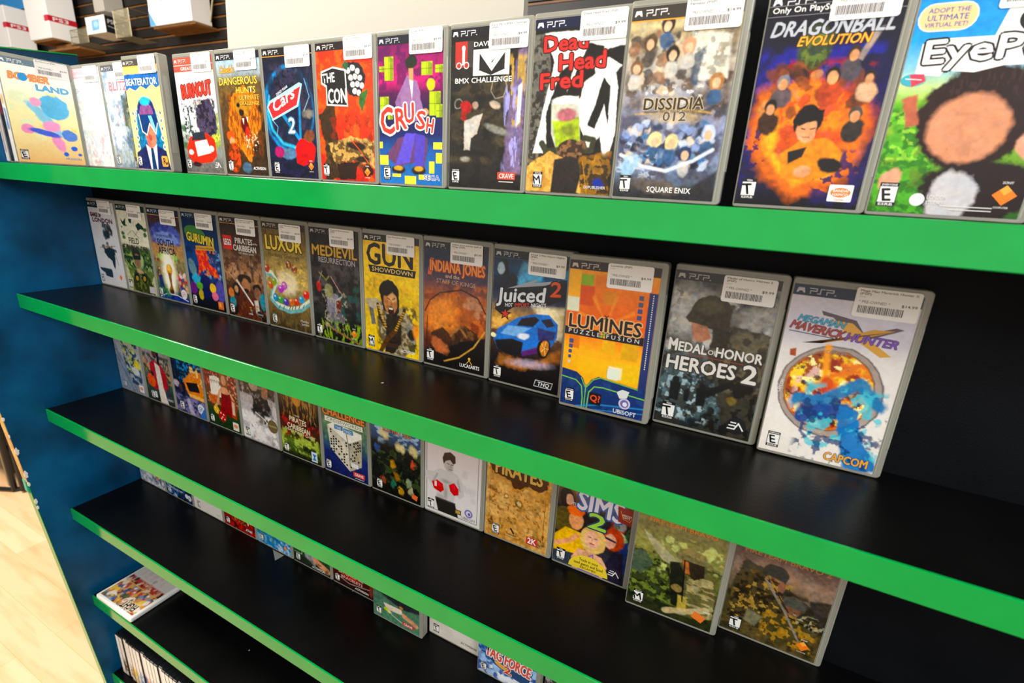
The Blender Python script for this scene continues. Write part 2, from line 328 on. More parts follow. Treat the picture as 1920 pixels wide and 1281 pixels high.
@cover
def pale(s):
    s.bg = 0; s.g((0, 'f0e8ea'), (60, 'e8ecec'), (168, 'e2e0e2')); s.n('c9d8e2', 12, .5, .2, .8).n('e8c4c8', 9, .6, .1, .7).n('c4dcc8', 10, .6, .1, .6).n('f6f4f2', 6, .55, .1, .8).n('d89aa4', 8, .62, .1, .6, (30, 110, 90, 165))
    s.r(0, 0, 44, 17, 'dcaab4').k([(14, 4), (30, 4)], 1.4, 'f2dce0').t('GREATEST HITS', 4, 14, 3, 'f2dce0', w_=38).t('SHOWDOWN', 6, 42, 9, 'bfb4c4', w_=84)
@cover
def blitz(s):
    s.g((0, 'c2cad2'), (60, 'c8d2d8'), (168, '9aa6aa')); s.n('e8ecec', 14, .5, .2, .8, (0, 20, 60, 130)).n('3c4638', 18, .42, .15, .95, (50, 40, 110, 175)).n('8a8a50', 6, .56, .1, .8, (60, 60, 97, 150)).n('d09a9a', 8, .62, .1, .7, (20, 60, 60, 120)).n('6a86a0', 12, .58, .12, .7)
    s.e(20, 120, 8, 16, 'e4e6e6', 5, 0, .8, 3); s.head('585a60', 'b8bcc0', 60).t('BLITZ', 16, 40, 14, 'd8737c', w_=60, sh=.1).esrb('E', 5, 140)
@cover
def beat(s):
    s.g((0, 'f6c978'), (40, 'fbdc98'), (90, 'fbe0a4'), (168, 'f4d090')); s.p([(0, 22), (97, 20), (97, 40), (88, 43), (76, 38), (60, 44), (44, 39), (28, 46), (12, 41), (0, 46)], '3a6fae', 1, 1, 1)
    s.p([(22, 74), (75, 74), (88, 128), (80, 168), (20, 168), (12, 128)], '1f6f9a', 2, 1, 1).n('3f9ac0', 6, .55, .1, .7, (14, 76, 84, 130))
    s.e(49, 76, 25, 20, '28356e', 1.5).e(49, 82, 20, 17, '8c5c8c', 2).e(49, 62, 15, 7, '4fb6dc', 1.5).e(52, 112, 15, 26, 'e08a70', 1.5).e(45, 118, 6, 18, 'c8685c', 3, 0, .7)
    s.p([(26, 82), (75, 82), (78, 98), (70, 110), (56, 94), (42, 112), (30, 108)], '1c3f74', 1).p([(52, 84), (62, 84), (70, 106), (64, 108)], '8fd4ee', 1).l([(26, 82), (30, 108), (42, 114), (54, 96), (68, 112), (76, 96)], 2, Wt).e(51, 118, 5, 5, 'b0584c', 1.5)
    for y in (80, 92, 104, 118, 132): s.e(10 + (y % 5), y, 4.5, 5.5, 'f6f0b4', .8).e(10 + (y % 5), y, 2, 2.6, '3a66a0', .8).e(88 - (y % 4), y, 4.5, 5.5, 'f6f0b4', .8).e(88 - (y % 4), y, 2, 2.6, '3a66a0', .8)
    s.p([(0, 168), (4, 142), (34, 130), (50, 150), (66, 130), (90, 138), (97, 168)], '222a5a', 1, 1, .5).p([(34, 128), (50, 136), (66, 128), (60, 168), (40, 168)], 'dcdcec', .8).p([(47, 134), (54, 134), (57, 168), (44, 168)], '163a5c', .8)
    s.head('4a4844', 'e0d8cc', 97, 'f6b040').t('BEATERATOR', 3, 38, 10, 'e8f0f6', w_=88, ol='24589a').esrb('E', 4, 146).r(74, 146, 17, 17, 'f0a53c', 3).t('R', 77.5, 159.5, 10, '2a2018').t('*', 85, 164, 9, '2a2018')
@cover
def burn(s):
    s.g((0, 'f0efec'), (60, 'e8eaea'), (105, 'd4d8d4'), (125, '8e9690'), (168, '6a6660')); s.n('b8c0c4', 14, .56, .1, .7, (0, 40, 97, 110)); s.n('4a7048', 8, .5, .1, .9, (-5, 96, 22, 132)).p([(60, 100), (97, 78), (97, 130), (62, 132)], '8a9a30', 2, .8, 4).n('d8dc60', 4, .55, .1, .8, (60, 90, 100, 125))
    s.p([(44, 74), (58, 62), (78, 58), (90, 78), (92, 104), (74, 114), (52, 112), (40, 98)], '50465c', 1.5, 1, 3).n('25222e', 5, .5, .1, .9, (42, 60, 92, 112)).l([(22, 72), (26, 100), (18, 108)], 3, '4c5660', 1, 1, 2).n('3a3e44', 3, .62, .06, 1, (8, 60, 44, 118))
    s.p([(8, 130), (20, 114), (62, 108), (82, 118), (84, 142), (70, 152), (24, 156), (10, 146)], 'd2452c', 1.2).p([(30, 122), (62, 118), (70, 138), (34, 144)], 'f0e8e0', 1).p([(22, 120), (30, 108), (58, 106), (60, 118)], '30343c', 1).e(18, 138, 6, 4, 'f4ece0', 1).e(72, 132, 6, 4, 'f4ece0', 1).e(30, 156, 12, 4, '3a2020', 2)
    s.head('d4513f', 'f6d8cc', 97, None, 11).r(0, 11, 97, 9, 'd4513f').r(0, 10.6, 97, .7, 'f4efe8').t('GREATEST HITS', 17, 18, 4.6, 'f4f0e8', w_=62).t('BURNOUT', 12, 58, 19, 'dc3c28', w_=76, ol='8c2018', sh=.05, rot=-.07).t('LEGENDS', 30, 68, 5, 'c8b0a8', rot=-.05).esrb('E').ea(84, 156, 9, '6a6660')
@cover
def hunt(s):
    s.g((0, '9ab4cc'), (22, 'a8b8c0'), (40, '6a5a38'), (80, '7a5228'), (120, '50391f'), (168, '3a2c20')); s.n('4c3f2a', 12, .5, .2, .8, (0, 50, 40, 120)); s.n('2c2418', 14, .5, .15, .9, (55, 70, 110, 168))
    s.p([(24, 60), (60, 44), (86, 62), (90, 96), (72, 120), (60, 150), (36, 130), (22, 118), (14, 96)], 'd88428', 2, 1, 5).n('7c4010', 4, .52, .1, .8, (18, 56, 90, 140), (.6, 2)).e(52, 72, 17, 16, 'b0843c', 3, 0, 1, 3).e(42, 70, 4, 3, K, 1.5).e(60, 68, 4, 3, K, 1.5).e(48, 80, 6, 5, '2a1c10', 2).e(54, 98, 8, 14, '5a1410', 2, -.3).e(58, 108, 5, 8, 'c84438', 2).p([(48, 88), (51, 97), (53, 88)], 'f4ecd8').p([(58, 86), (60, 94), (62, 86)], 'f4ecd8').n('f4ecd0', 2.5, .66, .05, .9, (50, 108, 80, 132))
    s.e(18, 112, 9, 7, 'e8641c', 1.5).e(20, 120, 6, 6, 'c89a74', 1.5).e(22, 144, 14, 22, 'd85a18', 2, 0, 1, 2).n('3a2c14', 5, .5, .1, .8, (4, 124, 40, 168)).e(50, 158, 10, 8, '5a7c94', 2, 0, .7, 2)
    s.head('25262a', 'e4e2dc', 97).t("Cabela's", 6, 26, 9, 'f2a838', w_=34, ol='5a3210', sh=.2).t('DANGEROUS', 3, 42, 10, 'f4c43c', w_=86, ol='3a2208').t('HUNTS', 40, 54, 8.5, 'f4c43c', w_=44, ol='3a2208').t('ULTIMATE', 46, 63, 6.5, 'f0b83c', w_=44, ol='7a4c10').t('CHALLENGE', 46, 70, 5, 'f0b83c', w_=44, ol='7a4c10').esrb('T', 6, 143).pub('ACTIVISION', 92, 160, 4, Wt, 28)
@cover
def cars(s):
    s.g((0, '1a1c28'), (40, '20243c'), (110, '1c2c4c'), (168, '14151f')); s.e(46, 78, 50, 56, '2f86bc', 3).e(48, 78, 46, 52, '262a44', 6).n('3c3448', 10, .5, .15, .8, (6, 20, 92, 120)).n('16283c', 12, .52, .12, .8, (6, 20, 92, 120)).l([(8, 60), (3, 80), (10, 104), (30, 122), (60, 128)], 3, '58c8ec', 4).l([(80, 40), (88, 62), (76, 80)], .8, '9ad0ec').l([(10, 90), (22, 100), (18, 112)], .8, '9ad0ec').e(84, 84, 10, 5, '8a8478', 3, 0, .8, 2).n('0e1a20', 5, .6, .1, .9, (20, 22, 60, 60))
    s.p([(30, 84), (70, 66), (68, 124)], '2f8fc0', 1).p([(38, 84), (66, 72), (64, 112)], '1c2440', 1)
    s.p([(54, 128), (64, 116), (84, 114), (95, 128), (90, 146), (70, 152), (56, 148)], 'd83430', 1.5, 1, 1).e(76, 138, 12, 3.5, 'b8262a', 2).e(40, 136, 14, 8, '5c7c98', 2, 0, 1, 2).e(22, 134, 9, 7, 'a83468', 2, 0, 1, 2).e(84, 112, 10, 8, '7a4a30', 2, 0, 1, 3).n('2a2448', 8, .5, .1, .7, (0, 145, 97, 168))
    s.head('1c1a1a', 'ecebe6', 97, 'c88a30').q([(2, 74), (12, 92), (66, 74), (76, 46), (70, 44), (8, 66)], 'a8e4f4').q([(5, 74), (13, 89), (63, 72), (72, 49), (10, 69)], 'c8282c').t('Cars', 15, 82, 15, 'f2efe8', w_=50, sh=.3, rot=-.42).t('2', 42, 108, 20, 'cfe4ec', w_=15, ol='2a6a90', sh=.1).t('DISNEY PIXAR', 24, 60, 3.4, 'e6e6ea', w_=26, rot=-.42).esrb('E', 8, 146).sony(84, 152)
@cover
def con(s):
    s.g((0, 'e04a1c'), (60, 'ee5a1c'), (120, 'e0481c'), (168, 'c83c18')); s.n('f07830', 10, .6, .1, .6)
    s.e(18, 96, 14, 26, '4a3418', 2, .15, 1, 2).p([(0, 84), (22, 76), (32, 110), (40, 168), (6, 168), (10, 120)], '3c2c18', 2, 1, 3).p([(14, 122), (60, 112), (97, 118), (97, 150), (60, 140), (30, 150)], 'c8a468', 2, 1, 4).n('5a4424', 5, .5, .08, .9, (10, 118, 97, 152)).e(66, 124, 18, 5, '2c2014', 2, .1).e(76, 140, 14, 4, '2c2014', 2).p([(30, 148), (70, 142), (62, 168), (34, 168)], '2c1a10', 1.5, 1, 3).e(86, 154, 9, 8, '34160e', 2, 0, 1, 3).n('8a3418', 7, .58, .06, .7, (20, 84, 96, 120)).l([(56, 116), (74, 132), (92, 150)], 1, 'f06a28', 1, .9, 2)
    s.e(66, 44, 20, 20, '26282c', 1, 0, 1, 3)
    for x, y in ((56, 34), (64, 31), (72, 35), (60, 42), (68, 41), (76, 43), (63, 50), (71, 50), (79, 52), (66, 58), (73, 60)): s.e(x, y, 4.8, 4.3, '1c1e20', .7).e(x, y, 4, 3.5, 'e4e2da', .8)
    s.p([(74, 62), (90, 56), (84, 70), (78, 82), (72, 72)], '3f6a34', 1, 1, 1).p([(46, 28), (52, 22), (58, 28), (54, 34)], '2c5c3c', 1, 1, 1)
    s.head('201816', 'e0dcd4', 97).q([(8, 33), (30, 28), (52, 32), (54, 76), (16, 74), (16, 52), (8, 48)], 'efe9dd').q([(10, 35), (29, 30), (50, 34), (52, 74), (18, 72), (18, 50), (10, 46)], '1d1b1b').t('THE', 11, 47, 11, Wt, w_=22, rot=-.06).t('CON', 19, 71, 17, Wt, w_=34).esrb('T', 4, 146).sony(84, 156)
@cover
def crush(s):
    s.g((0, '4a1c48'), (30, 'a01c6c'), (50, 'c02078'), (62, '5a1c50'), (80, '28204c'), (110, '1c2860'), (130, '1c60a0'), (168, '2a78b8')); s.n('5c1c58', 8, .55, .08, .8, (0, 8, 97, 60))
    for x, y, a, b in ((10, 22, 14, 26), (2, 32, 8, 6), (66, 30, 16, 14), (86, 34, 12, 8), (2, 66, 14, 20), (14, 78, 8, 14), (78, 62, 16, 26), (88, 76, 9, 14)): s.p([(x, y), (x + a, y), (x + a, y + b), (x, y + b)], 'b4c828', .8).p([(x + a * .6, y), (x + a, y + 2), (x + a, y + b), (x + a * .6, y + b)], '8a9a20', .8).l([(x, y + b / 2), (x + a, y + b / 2)], .6, '5a6a18').l([(x + a / 2, y), (x + a / 2, y + b)], .6, '5a6a18')
    s.e(80, 54, 6, 7, 'd0c040', 1).p([(44, 44), (60, 50), (68, 78), (72, 90), (46, 96), (36, 90), (28, 82), (30, 66)], '9a78a0', 1.2, 1, 1.5).p([(26, 72), (34, 62), (36, 78), (30, 88)], '8a6890', 1).e(50, 30, 9, 9, '242a1c', 1, 0, 1, 3).p([(47, 36), (54, 36), (54, 50), (48, 54)], 'c89a74', 1).e(32, 88, 5, 6, 'c89a74', 1).e(72, 84, 5, 4, 'c89a74', 1).p([(48, 48), (54, 50), (52, 70)], 'e8e4e4', .8)
    s.p([(30, 112), (76, 112), (72, 150), (60, 140), (30, 148), (10, 136)], '6a4468', 1.5, 1, 2).p([(42, 108), (58, 108), (48, 142), (24, 146)], '6a5cc0', 1.2, 1, 1).p([(58, 108), (72, 110), (70, 146), (54, 146)], '5c50b0', 1.2, 1, 1).e(30, 151, 11, 5, '2a1c18', 1).e(62, 151, 11, 5, '2a1c18', 1).e(30, 149, 7, 3, 'c8a040', 1).e(62, 149, 7, 3, 'c8a040', 1)
    for x, y, a, b in ((0, 118, 5, 8), (0, 134, 14, 12), (84, 118, 13, 8), (88, 130, 9, 12), (78, 140, 8, 14), (40, 158, 18, 10), (62, 156, 18, 6), (20, 156, 14, 4)): s.r(x, y, a, b, 'e8dc30')
    s.head('161a28', 'c8ccd8', 97)
    for c, x, y, h, a in (('C', 4, 110, 30, -.15), ('R', 26, 104, 24, -.1), ('U', 40, 96, 22, -.05), ('S', 57, 102, 20, .1), ('H', 72, 106, 16, .15)): s.t(c, x, y, h, 'd03420', w_=h * .76, rot=a, ol='f6efe8')
    s.esrb('E', 6, 147).t('SEGA', 70, 162, 6, '2a64c0', w_=24, ol='f2f0ee')
@cover
def bmx(s):
    s.g((0, '1b1a18'), (60, '2c2820'), (168, '201c18')); s.n('4c4230', 18, .5, .2, .8, (0, 50, 90, 140), (2, .7)).n('0f0e0e', 10, .55, .1, .7)
    s.p([(86, 26), (97, 20), (97, 150), (72, 150), (76, 90)], '7c6c8c', 3, .9, 2).n('b89a50', 5, .55, .06, .9, (74, 30, 97, 100), (.7, 3)).n('a8a4d8', 5, .55, .06, .9, (72, 60, 97, 150), (.7, 3)).p([(88, 60), (93, 56), (92, 96), (88, 100)], 'e4e4f0', 1.5)
    s.l([(60, 52), (70, 50), (74, 60), (70, 70), (60, 72), (54, 64), (56, 54), (60, 52)], 1, '9a9484').e(60, 78, 7, 4, 'b8a894', 1.5, .3, 1, 1).e(12, 76, 6, 6, '8a8478', 1).e(12, 76, 4.6, 4.6, '26221c', 1).e(22, 80, 8, 6, 'a82c20', 1.2, .5).e(34, 78, 4, 4, 'a89484', 1).p([(16, 84), (24, 80), (22, 96), (15, 92)], 'a02c20', 1).p([(20, 94), (44, 86), (38, 108), (30, 112), (28, 126), (20, 126)], 'c8c2b8', 1.2, 1, 1).e(22, 136, 6, 3, 'a09a8c', 2).e(64, 104, 16, 4, '8c8a80', 2, .3, .9, 1)
    s.r(6, 13, 16, 26, 'b82c20').r(22, 13, 8, 26, '3a3632').o(17, 20, 2.4, 3, Wt).k([(17, 22), (17, 34)], 3.4, Wt).k([(12, 36), (20, 36)], 1, Wt)
    for x in (11, 21): s.o(x, 37, 3.6, 3.6, Wt).o(x, 37, 2.6, 2.6, 'b82c20')
    s.head('14161c', 'dcdcdc', 97).t('DAVE', 30, 19, 4.6, Wt, w_=22).t('MIRRA', 54, 19, 4.6, Wt, w_=26).r(30, 22, 46, 26, Wt).q([(38, 22), (53, 35), (69, 22), (75, 22), (75, 30), (72, 34), (72, 42), (53, 48), (36, 42), (36, 36), (33, 22)], '1e1b19').q([(38, 26), (54, 44), (70, 26), (70, 42), (75, 42), (75, 22), (66, 22), (54, 36), (42, 22), (33, 22), (33, 42), (38, 42)], Wt).t('BMX CHALLENGE', 6, 55, 5.2, Wt, w_=74).esrb('E', 4, 143).r(67, 149, 23, 8, 'd8442c').t('CRAVE', 69, 155.5, 5, Wt, w_=19).r(69, 159, 19, 1, 'd8d0c8')
@cover
def dead(s):
    s.g((0, 'e9e7e0'), (168, '2c2620')); s.p([(0, 0), (97, 0), (97, 168), (0, 168)], '1c1a18', 1).p([(0, 13), (16, 13), (22, 60), (8, 168), (0, 168)], '6a675e', 1, 1, 1).n('2c2a26', 4, .5, .06, .9, (0, 16, 18, 168)).p([(12, 13), (97, 13), (97, 28), (84, 30), (60, 24), (44, 60), (18, 128), (6, 128), (24, 40)], 'eeece4', 1, 1, 1).p([(30, 50), (46, 40), (36, 100), (22, 118), (18, 92)], '1c1a18', 1, 1, 1.5)
    s.p([(66, 40), (82, 38), (96, 46), (90, 52), (94, 66), (96, 110), (88, 140), (80, 110), (70, 126), (62, 108), (52, 90), (58, 60), (70, 52)], 'ebe9e1', .8, 1, 1).p([(78, 56), (86, 64), (88, 100), (82, 80), (74, 104), (66, 100), (74, 74)], '1c1a18', .8, 1, 1).p([(76, 24), (84, 22), (82, 30), (76, 32)], 'eceae2', .6, 1, 1)
    s.p([(24, 78), (54, 72), (58, 104), (60, 122), (34, 126), (26, 108)], 'c9c8b8', 1.2).p([(26, 96), (56, 92), (60, 120), (34, 126)], 'a4b83c', 2).e(40, 76, 15, 4, 'ecebe4', 1).e(42, 90, 11, 6, 'a85c68', 2, 0, .9, 1).e(45, 104, 9, 5, '5a5030', 4, 0, .6, 2).l([(16, 118), (22, 126), (40, 124)], 7, '3a3c28', 1.5).l([(64, 112), (74, 114), (72, 124), (58, 124)], 6, '3a3c28', 1.5).e(50, 122, 14, 9, '3c2c20', 1.5, 0, 1, 2).n('8c6848', 4, .58, .06, .8, (34, 112, 66, 134))
    s.p([(0, 140), (26, 126), (46, 134), (54, 150), (78, 128), (92, 132), (92, 168), (0, 168)], 'dcae66', 1.2, 1, 1.5).n('b08040', 4, .55, .06, .7, (0, 130, 40, 168)).p([(32, 134), (50, 130), (66, 134), (60, 168), (30, 168)], '2a2420', 1.5).p([(60, 130), (94, 124), (97, 168), (64, 168)], '8c6420', 2, .9, 3).n('2c2418', 5, .52, .06, .9, (62, 130, 97, 168)).e(84, 156, 6, 5, '2840a0', 1, 0, 1, 2).l([(64, 134), (72, 168)], .8, 'c8943c')
    s.head('101a38', 'e4e4e4', 97); 
    for tx, x, y, h, wd in (('Dead', 10, 30, 14, 50), ('Head', 28, 48, 15, 52), ('Fred', 8, 65, 15, 50)): s.t(tx, x, y, h, 'e0261c', w_=wd, ol='4a0c08', rot=-.03)
    s.esrb('M', 8, 144).pub('D3PUBLISHER', 92, 162, 2.8, 'd8d4cc', 24)
@cover
def diss(s):
    s.g((0, '8a8070'), (16, 'c8b890'), (40, 'b8b0a0'), (70, 'a8a4a4'), (84, '8c8a94'), (110, '8890ac'), (140, '7a88a0'), (158, '3c3c40'), (168, '2c2c30')); s.n('5c4c3c', 16, .5, .2, .7, (0, 20, 97, 86)).n('4a4858', 14, .5, .15, .8, (0, 92, 97, 150)).n('3c302c', 10, .55, .1, .8, (60, 50, 97, 96))
    s.crowd((4, 24, 62, 72), ['3a3430', 'd8c4a8', '6c5848', 'a89880', '4c4844', '8c6c54'], 60, 4.5, 3).crowd((2, 98, 88, 138), ['2c3448', 'c8d0e0', '5c6c90', '8fa0c4', '3c3440', 'dcc8b0', '4a78a0', '1c2030'], 110, 3.6, 9)
    s.p([(56, 22), (90, 26), (92, 62), (66, 62)], 'd8d4c8', 2, .9, 2).n('7c7868', 5, .6, .08, .6, (56, 20, 90, 60)).p([(62, 40), (70, 34), (68, 66), (62, 66)], '3c4c60', 2, .8, 2)
    for x, y, hc in ((42, 40, '2c2420'), (56, 34, 'c89a80'), (20, 30, '5c4c38'), (34, 16, '2c2824'), (10, 50, '7c6048'), (84, 64, 'a87c50'), (36, 114, 'e0d0a0'), (52, 116, 'dcd0a0'), (84, 108, 'c8d0e4'), (66, 126, '2c3c5c')): s.e(x, y, 6, 7.5, hc, 1.5, 0, 1, 1).e(x, y + 1.5, 3.4, 4.4, 'ddb898', 1.2).e(x, y + 13, 6.5, 7, random.Random(x).choice(['c8c4bc', '4c4844', '3c5c80', '8c8c90']), 2, 0, .9, 2)
    s.l([(4, 128), (26, 138), (50, 142), (74, 132), (90, 122)], 3.2, 'd8dce4', 1.5).n('dcdcdc', 4, .58, .06, .7, (20, 66, 74, 84)).e(14, 138, 8, 12, 'a8c8dc', 2, .3, .9, 3).n('c8ccd4', 4, .6, .05, .6, (0, 124, 40, 150)).e(40, 156, 26, 6, '6c6054', 3, .1, .8, 3).e(62, 152, 5, 4, '5c6c84', 1.5).p([(60, 168), (97, 140), (97, 168)], '2a2a2e', 3, .9)
    s.l([(14, 92), (50, 88), (84, 90)], 1.4, 'c8a868', 1.5, .9, 2).e(50, 94, 22, 5, 'd8c090', 4, 0, .6, 3)
    s.head('38332c', 'eceae4', 97, 'e09a2c', 11).t('DISSIDIA', 20, 87, 10, '3a3020', w_=56, ol='d8c090').t('012', 40, 97, 8, '5a4c38', w_=22, ol='d4ccc0').t('duodecim FINAL FINAL FANTASY', 22, 90, 2.6, '6c5c40', w_=50).esrb('T', 6, 144).pub('SQUARE ENIX', 76, 162, 5, Wt, 42)
@cover
def drag(s):
    s.g((0, '0e0f16'), (40, '14142c'), (70, '1c1a50'), (110, '241a48'), (150, '141436'), (168, '0c0c10')); s.n('2a2c88', 14, .5, .12, .9, (0, 40, 90, 130)).n('a02c28', 10, .52, .1, .8, (10, 50, 86, 110)).e(50, 100, 42, 34, 'd8641c', 16, 0, .8, 8)
    s.n('f0902c', 8, .52, .1, .85, (16, 66, 86, 104)).l([(16, 78), (8, 110), (24, 138), (52, 152), (76, 138), (84, 112), (78, 92)], 18, 'e07818', 10, .95, 7).l([(20, 96), (20, 124), (44, 144), (68, 138)], 7, 'f8b84c', 5, .9, 6).n('1c1a58', 5, .58, .05, .9, (-4, 80, 18, 160)).n('241c5c', 6, .56, .05, .9, (60, 120, 97, 165))
    s.e(40, 40, 13, 17, '3c4a24', 3, 0, .9, 3).n('6a7a34', 4, .55, .08, .7, (30, 28, 52, 56)).crowd((12, 54, 84, 92), ['5a3424', '8c5030', '2c1c20', 'c08858', '74402c'], 26, 5, 4, 1.6)
    for x, y, q, hc, bc in ((58, 62, 1., '1c1616', 'b05034'), (22, 66, .9, '8a8a90', '5c5054'), (70, 46, .85, '3a2c24', '4c4850'), (84, 64, .8, '2c2020', 'd0a888'), (16, 86, .9, '1c1416', '40281c'), (80, 92, .9, '4c4844', '34302c')): s.e(x, y + 14 * q, 9 * q, 10 * q, bc, 2, 0, 1, 2).e(x, y, 5.4 * q, 6.4 * q, hc, 1, 0, 1, 1).e(x, y + 2, 3.8 * q, 4.8 * q, 'd49c74', 1)
    s.p([(80, 30), (86, 28), (76, 52), (72, 50)], '9c8c84', 1.5)
    s.p([(30, 124), (46, 112), (64, 110), (78, 122), (76, 138), (56, 146), (34, 144)], 'd88c20', 1.5, 1, 1).p([(36, 122), (50, 118), (48, 126), (38, 132)], '1c1a1c', 1).e(47, 98, 11, 13, '140f10', 1, 0, 1, 2).e(47, 104, 8, 10.5, 'd8a07c', 1).p([(36, 92), (58, 88), (58, 97), (48, 98), (40, 101)], '140f10', 1, 1, 1.5).e(70, 132, 9, 6, '1c1818', 1.5, .3).e(50, 138, 7, 5, 'd8a07c', 1.5).l([(43, 103), (45.5, 103.6)], 1, '1c1414').l([(50, 103.6), (53, 102.8)], 1, '1c1414').l([(45, 110), (50, 110)], .8, '8c4c40')
    s.head('101118', 'e0e0e4', 97, None, 10).k([(0, 8.2), (97, 8.2)], .4, '8a8a90').t('Only On PlayStation', 3, 13.4, 4.2, Wt, w_=58).k([(0, 16), (97, 16)], .4, '8a8a90').t('DRAGONBALL', 4, 31, 11, 'b8bcc4', w_=88, sh=.25, ol='2c2e38').t('EVOLUTION', 26, 39, 7, 'f4b42c', w_=52, sh=.25, ol='8c3c10').esrb('T', 4, 145, 18).r(74, 148, 18, 14, 'f4f0ea', 1).o(83, 154.5, 7.5, 4, 'f0781c').t('BANDAI', 83, 154, 2.2, Wt, al='c').t('NAMCO', 83, 157.2, 2.2, Wt, al='c').t('Games', 83, 161, 1.8, 'e06030', al='c')
@cover
def eye(s):
    s.g((0, '2a8cd0'), (40, '3f9cd8'), (58, '8cc0dc'), (72, 'c0d49c'), (84, '94bc4c'), (168, '2c5c20')); s.n('58a838', 8, .45, .1, .8, (-5, 84, 40, 170)).n('2c6c24', 5, .55, .08, .8, (-5, 88, 110, 170)).n('a8d45c', 3, .6, .05, .6, (0, 90, 40, 130))
    s.e(54, 96, 36, 38, '2c1a18', 3, 0, 1, 4).e(66, 150, 36, 24, '241818', 3, 0, 1, 4).n('48302c', 3, .6, .06, .7, (30, 54, 96, 80), (.5, 1.6)).e(52, 154, 15, 20, 'c4c2c4', 3, 0, .95, 3)
    s.p([(5, 82), (14, 78), (20, 100), (12, 104)], 'b06a54', 2, 1, 2).e(51, 103, 25, 25, 'd49a7c', 4, 0, .9, 2).e(10, 142, 7, 9, 'd8a088', 2, .3, 1, 2).e(90, 116, 7, 10, 'd8a088', 2, -.3, 1, 2)
    s.head('c8ccd0', '2c3038', 97, None, 10).t('PSP GameChat', 24, 7, 5, '3c3c40', w_=44).r(1, 16, 36, 19, 'f4ead0', 9).r(2, 17, 34, 17, 'f0c98c', 8).t('ADOPT THE', 19, 22.5, 3.2, '2c50a0', al='c').t('ULTIMATE', 19, 27.6, 3.8, '2c50a0', al='c').t('VIRTUAL PET!', 19, 32, 3, '2c50a0', al='c')
    s.q([(8, 43), (22, 40), (50, 40), (54, 22), (62, 16), (97, 20), (97, 60), (60, 60), (44, 64), (26, 62), (24, 66), (8, 64)], 'f4f2ee').o(78, 30, 17, 11, '17181a').o(72, 33, 2.2, 2.2, 'f0eeea').o(81, 34, 2.2, 2.2, 'f0eeea').t('EyePet', 9, 57, 16, Wt, w_=84, ol='141416', rot=-.04).t('™', 92, 45, 3, K)
    s.o(8, 68, 8, 4.5, '38a8b8').q([(5, 64), (14, 64), (16, 69), (8, 73)], 'd03c54').k([(3, 67), (13, 68)], .6, Wt).esrb('E', 5, 142, 19).o(32, 157, 5, 5, 'e4e4e2').t('LONDON', 38, 156, 3, 'e0e0dc', w_=13).t('STUDIO', 38, 160, 2.4, 'e0e0dc', w_=11).sony(85, 151, 7.5).k([(48, 161), (80, 161)], .7, 'd8d8d4').k([(54, 163.4), (80, 163.4)], .7, 'd8d8d4')
@cover
def gangs(s):
    s.g((0, 'd8dade'), (168, 'dad8da')); s.crowd((44, 44, 78, 72), ['2c3c44', '3a4a50', '5c2c34', '26343c'], 24, 5, 2, 2).crowd((34, 84, 82, 96), ['2c3034', 'b8a080', '3c3834'], 14, 4, 4).p([(36, 92), (76, 90), (72, 112), (64, 132), (58, 116), (46, 112), (34, 104)], '24343c', 1.5, 1, 3).l([(72, 96), (80, 122)], 1.4, '5c4034', 1).l([(20, 92), (80, 84)], 1.2, '8a7448', 1.5)
    s.p([(4, 134), (50, 134), (52, 140), (50, 152), (24, 150), (22, 144), (8, 140)], '2c3c44', .8, 1, 1).r(4, 150, 10, 10, 'c8ccd0'); s.head('1f3038', 'c8d0d4', 97, None, 12).r(40, 0, 57, 12, 'd8dade').t('GANGS OF', 6, 30, 8, '6a2438', w_=40, ol='3c1c28').t('LONDON', 10, 40, 8, '6a2438', w_=76, ol='3c1c28').esrb('M', 4, 146, 15).q([(80, 142), (86, 147), (80, 154), (75, 148)], 'f0782c')
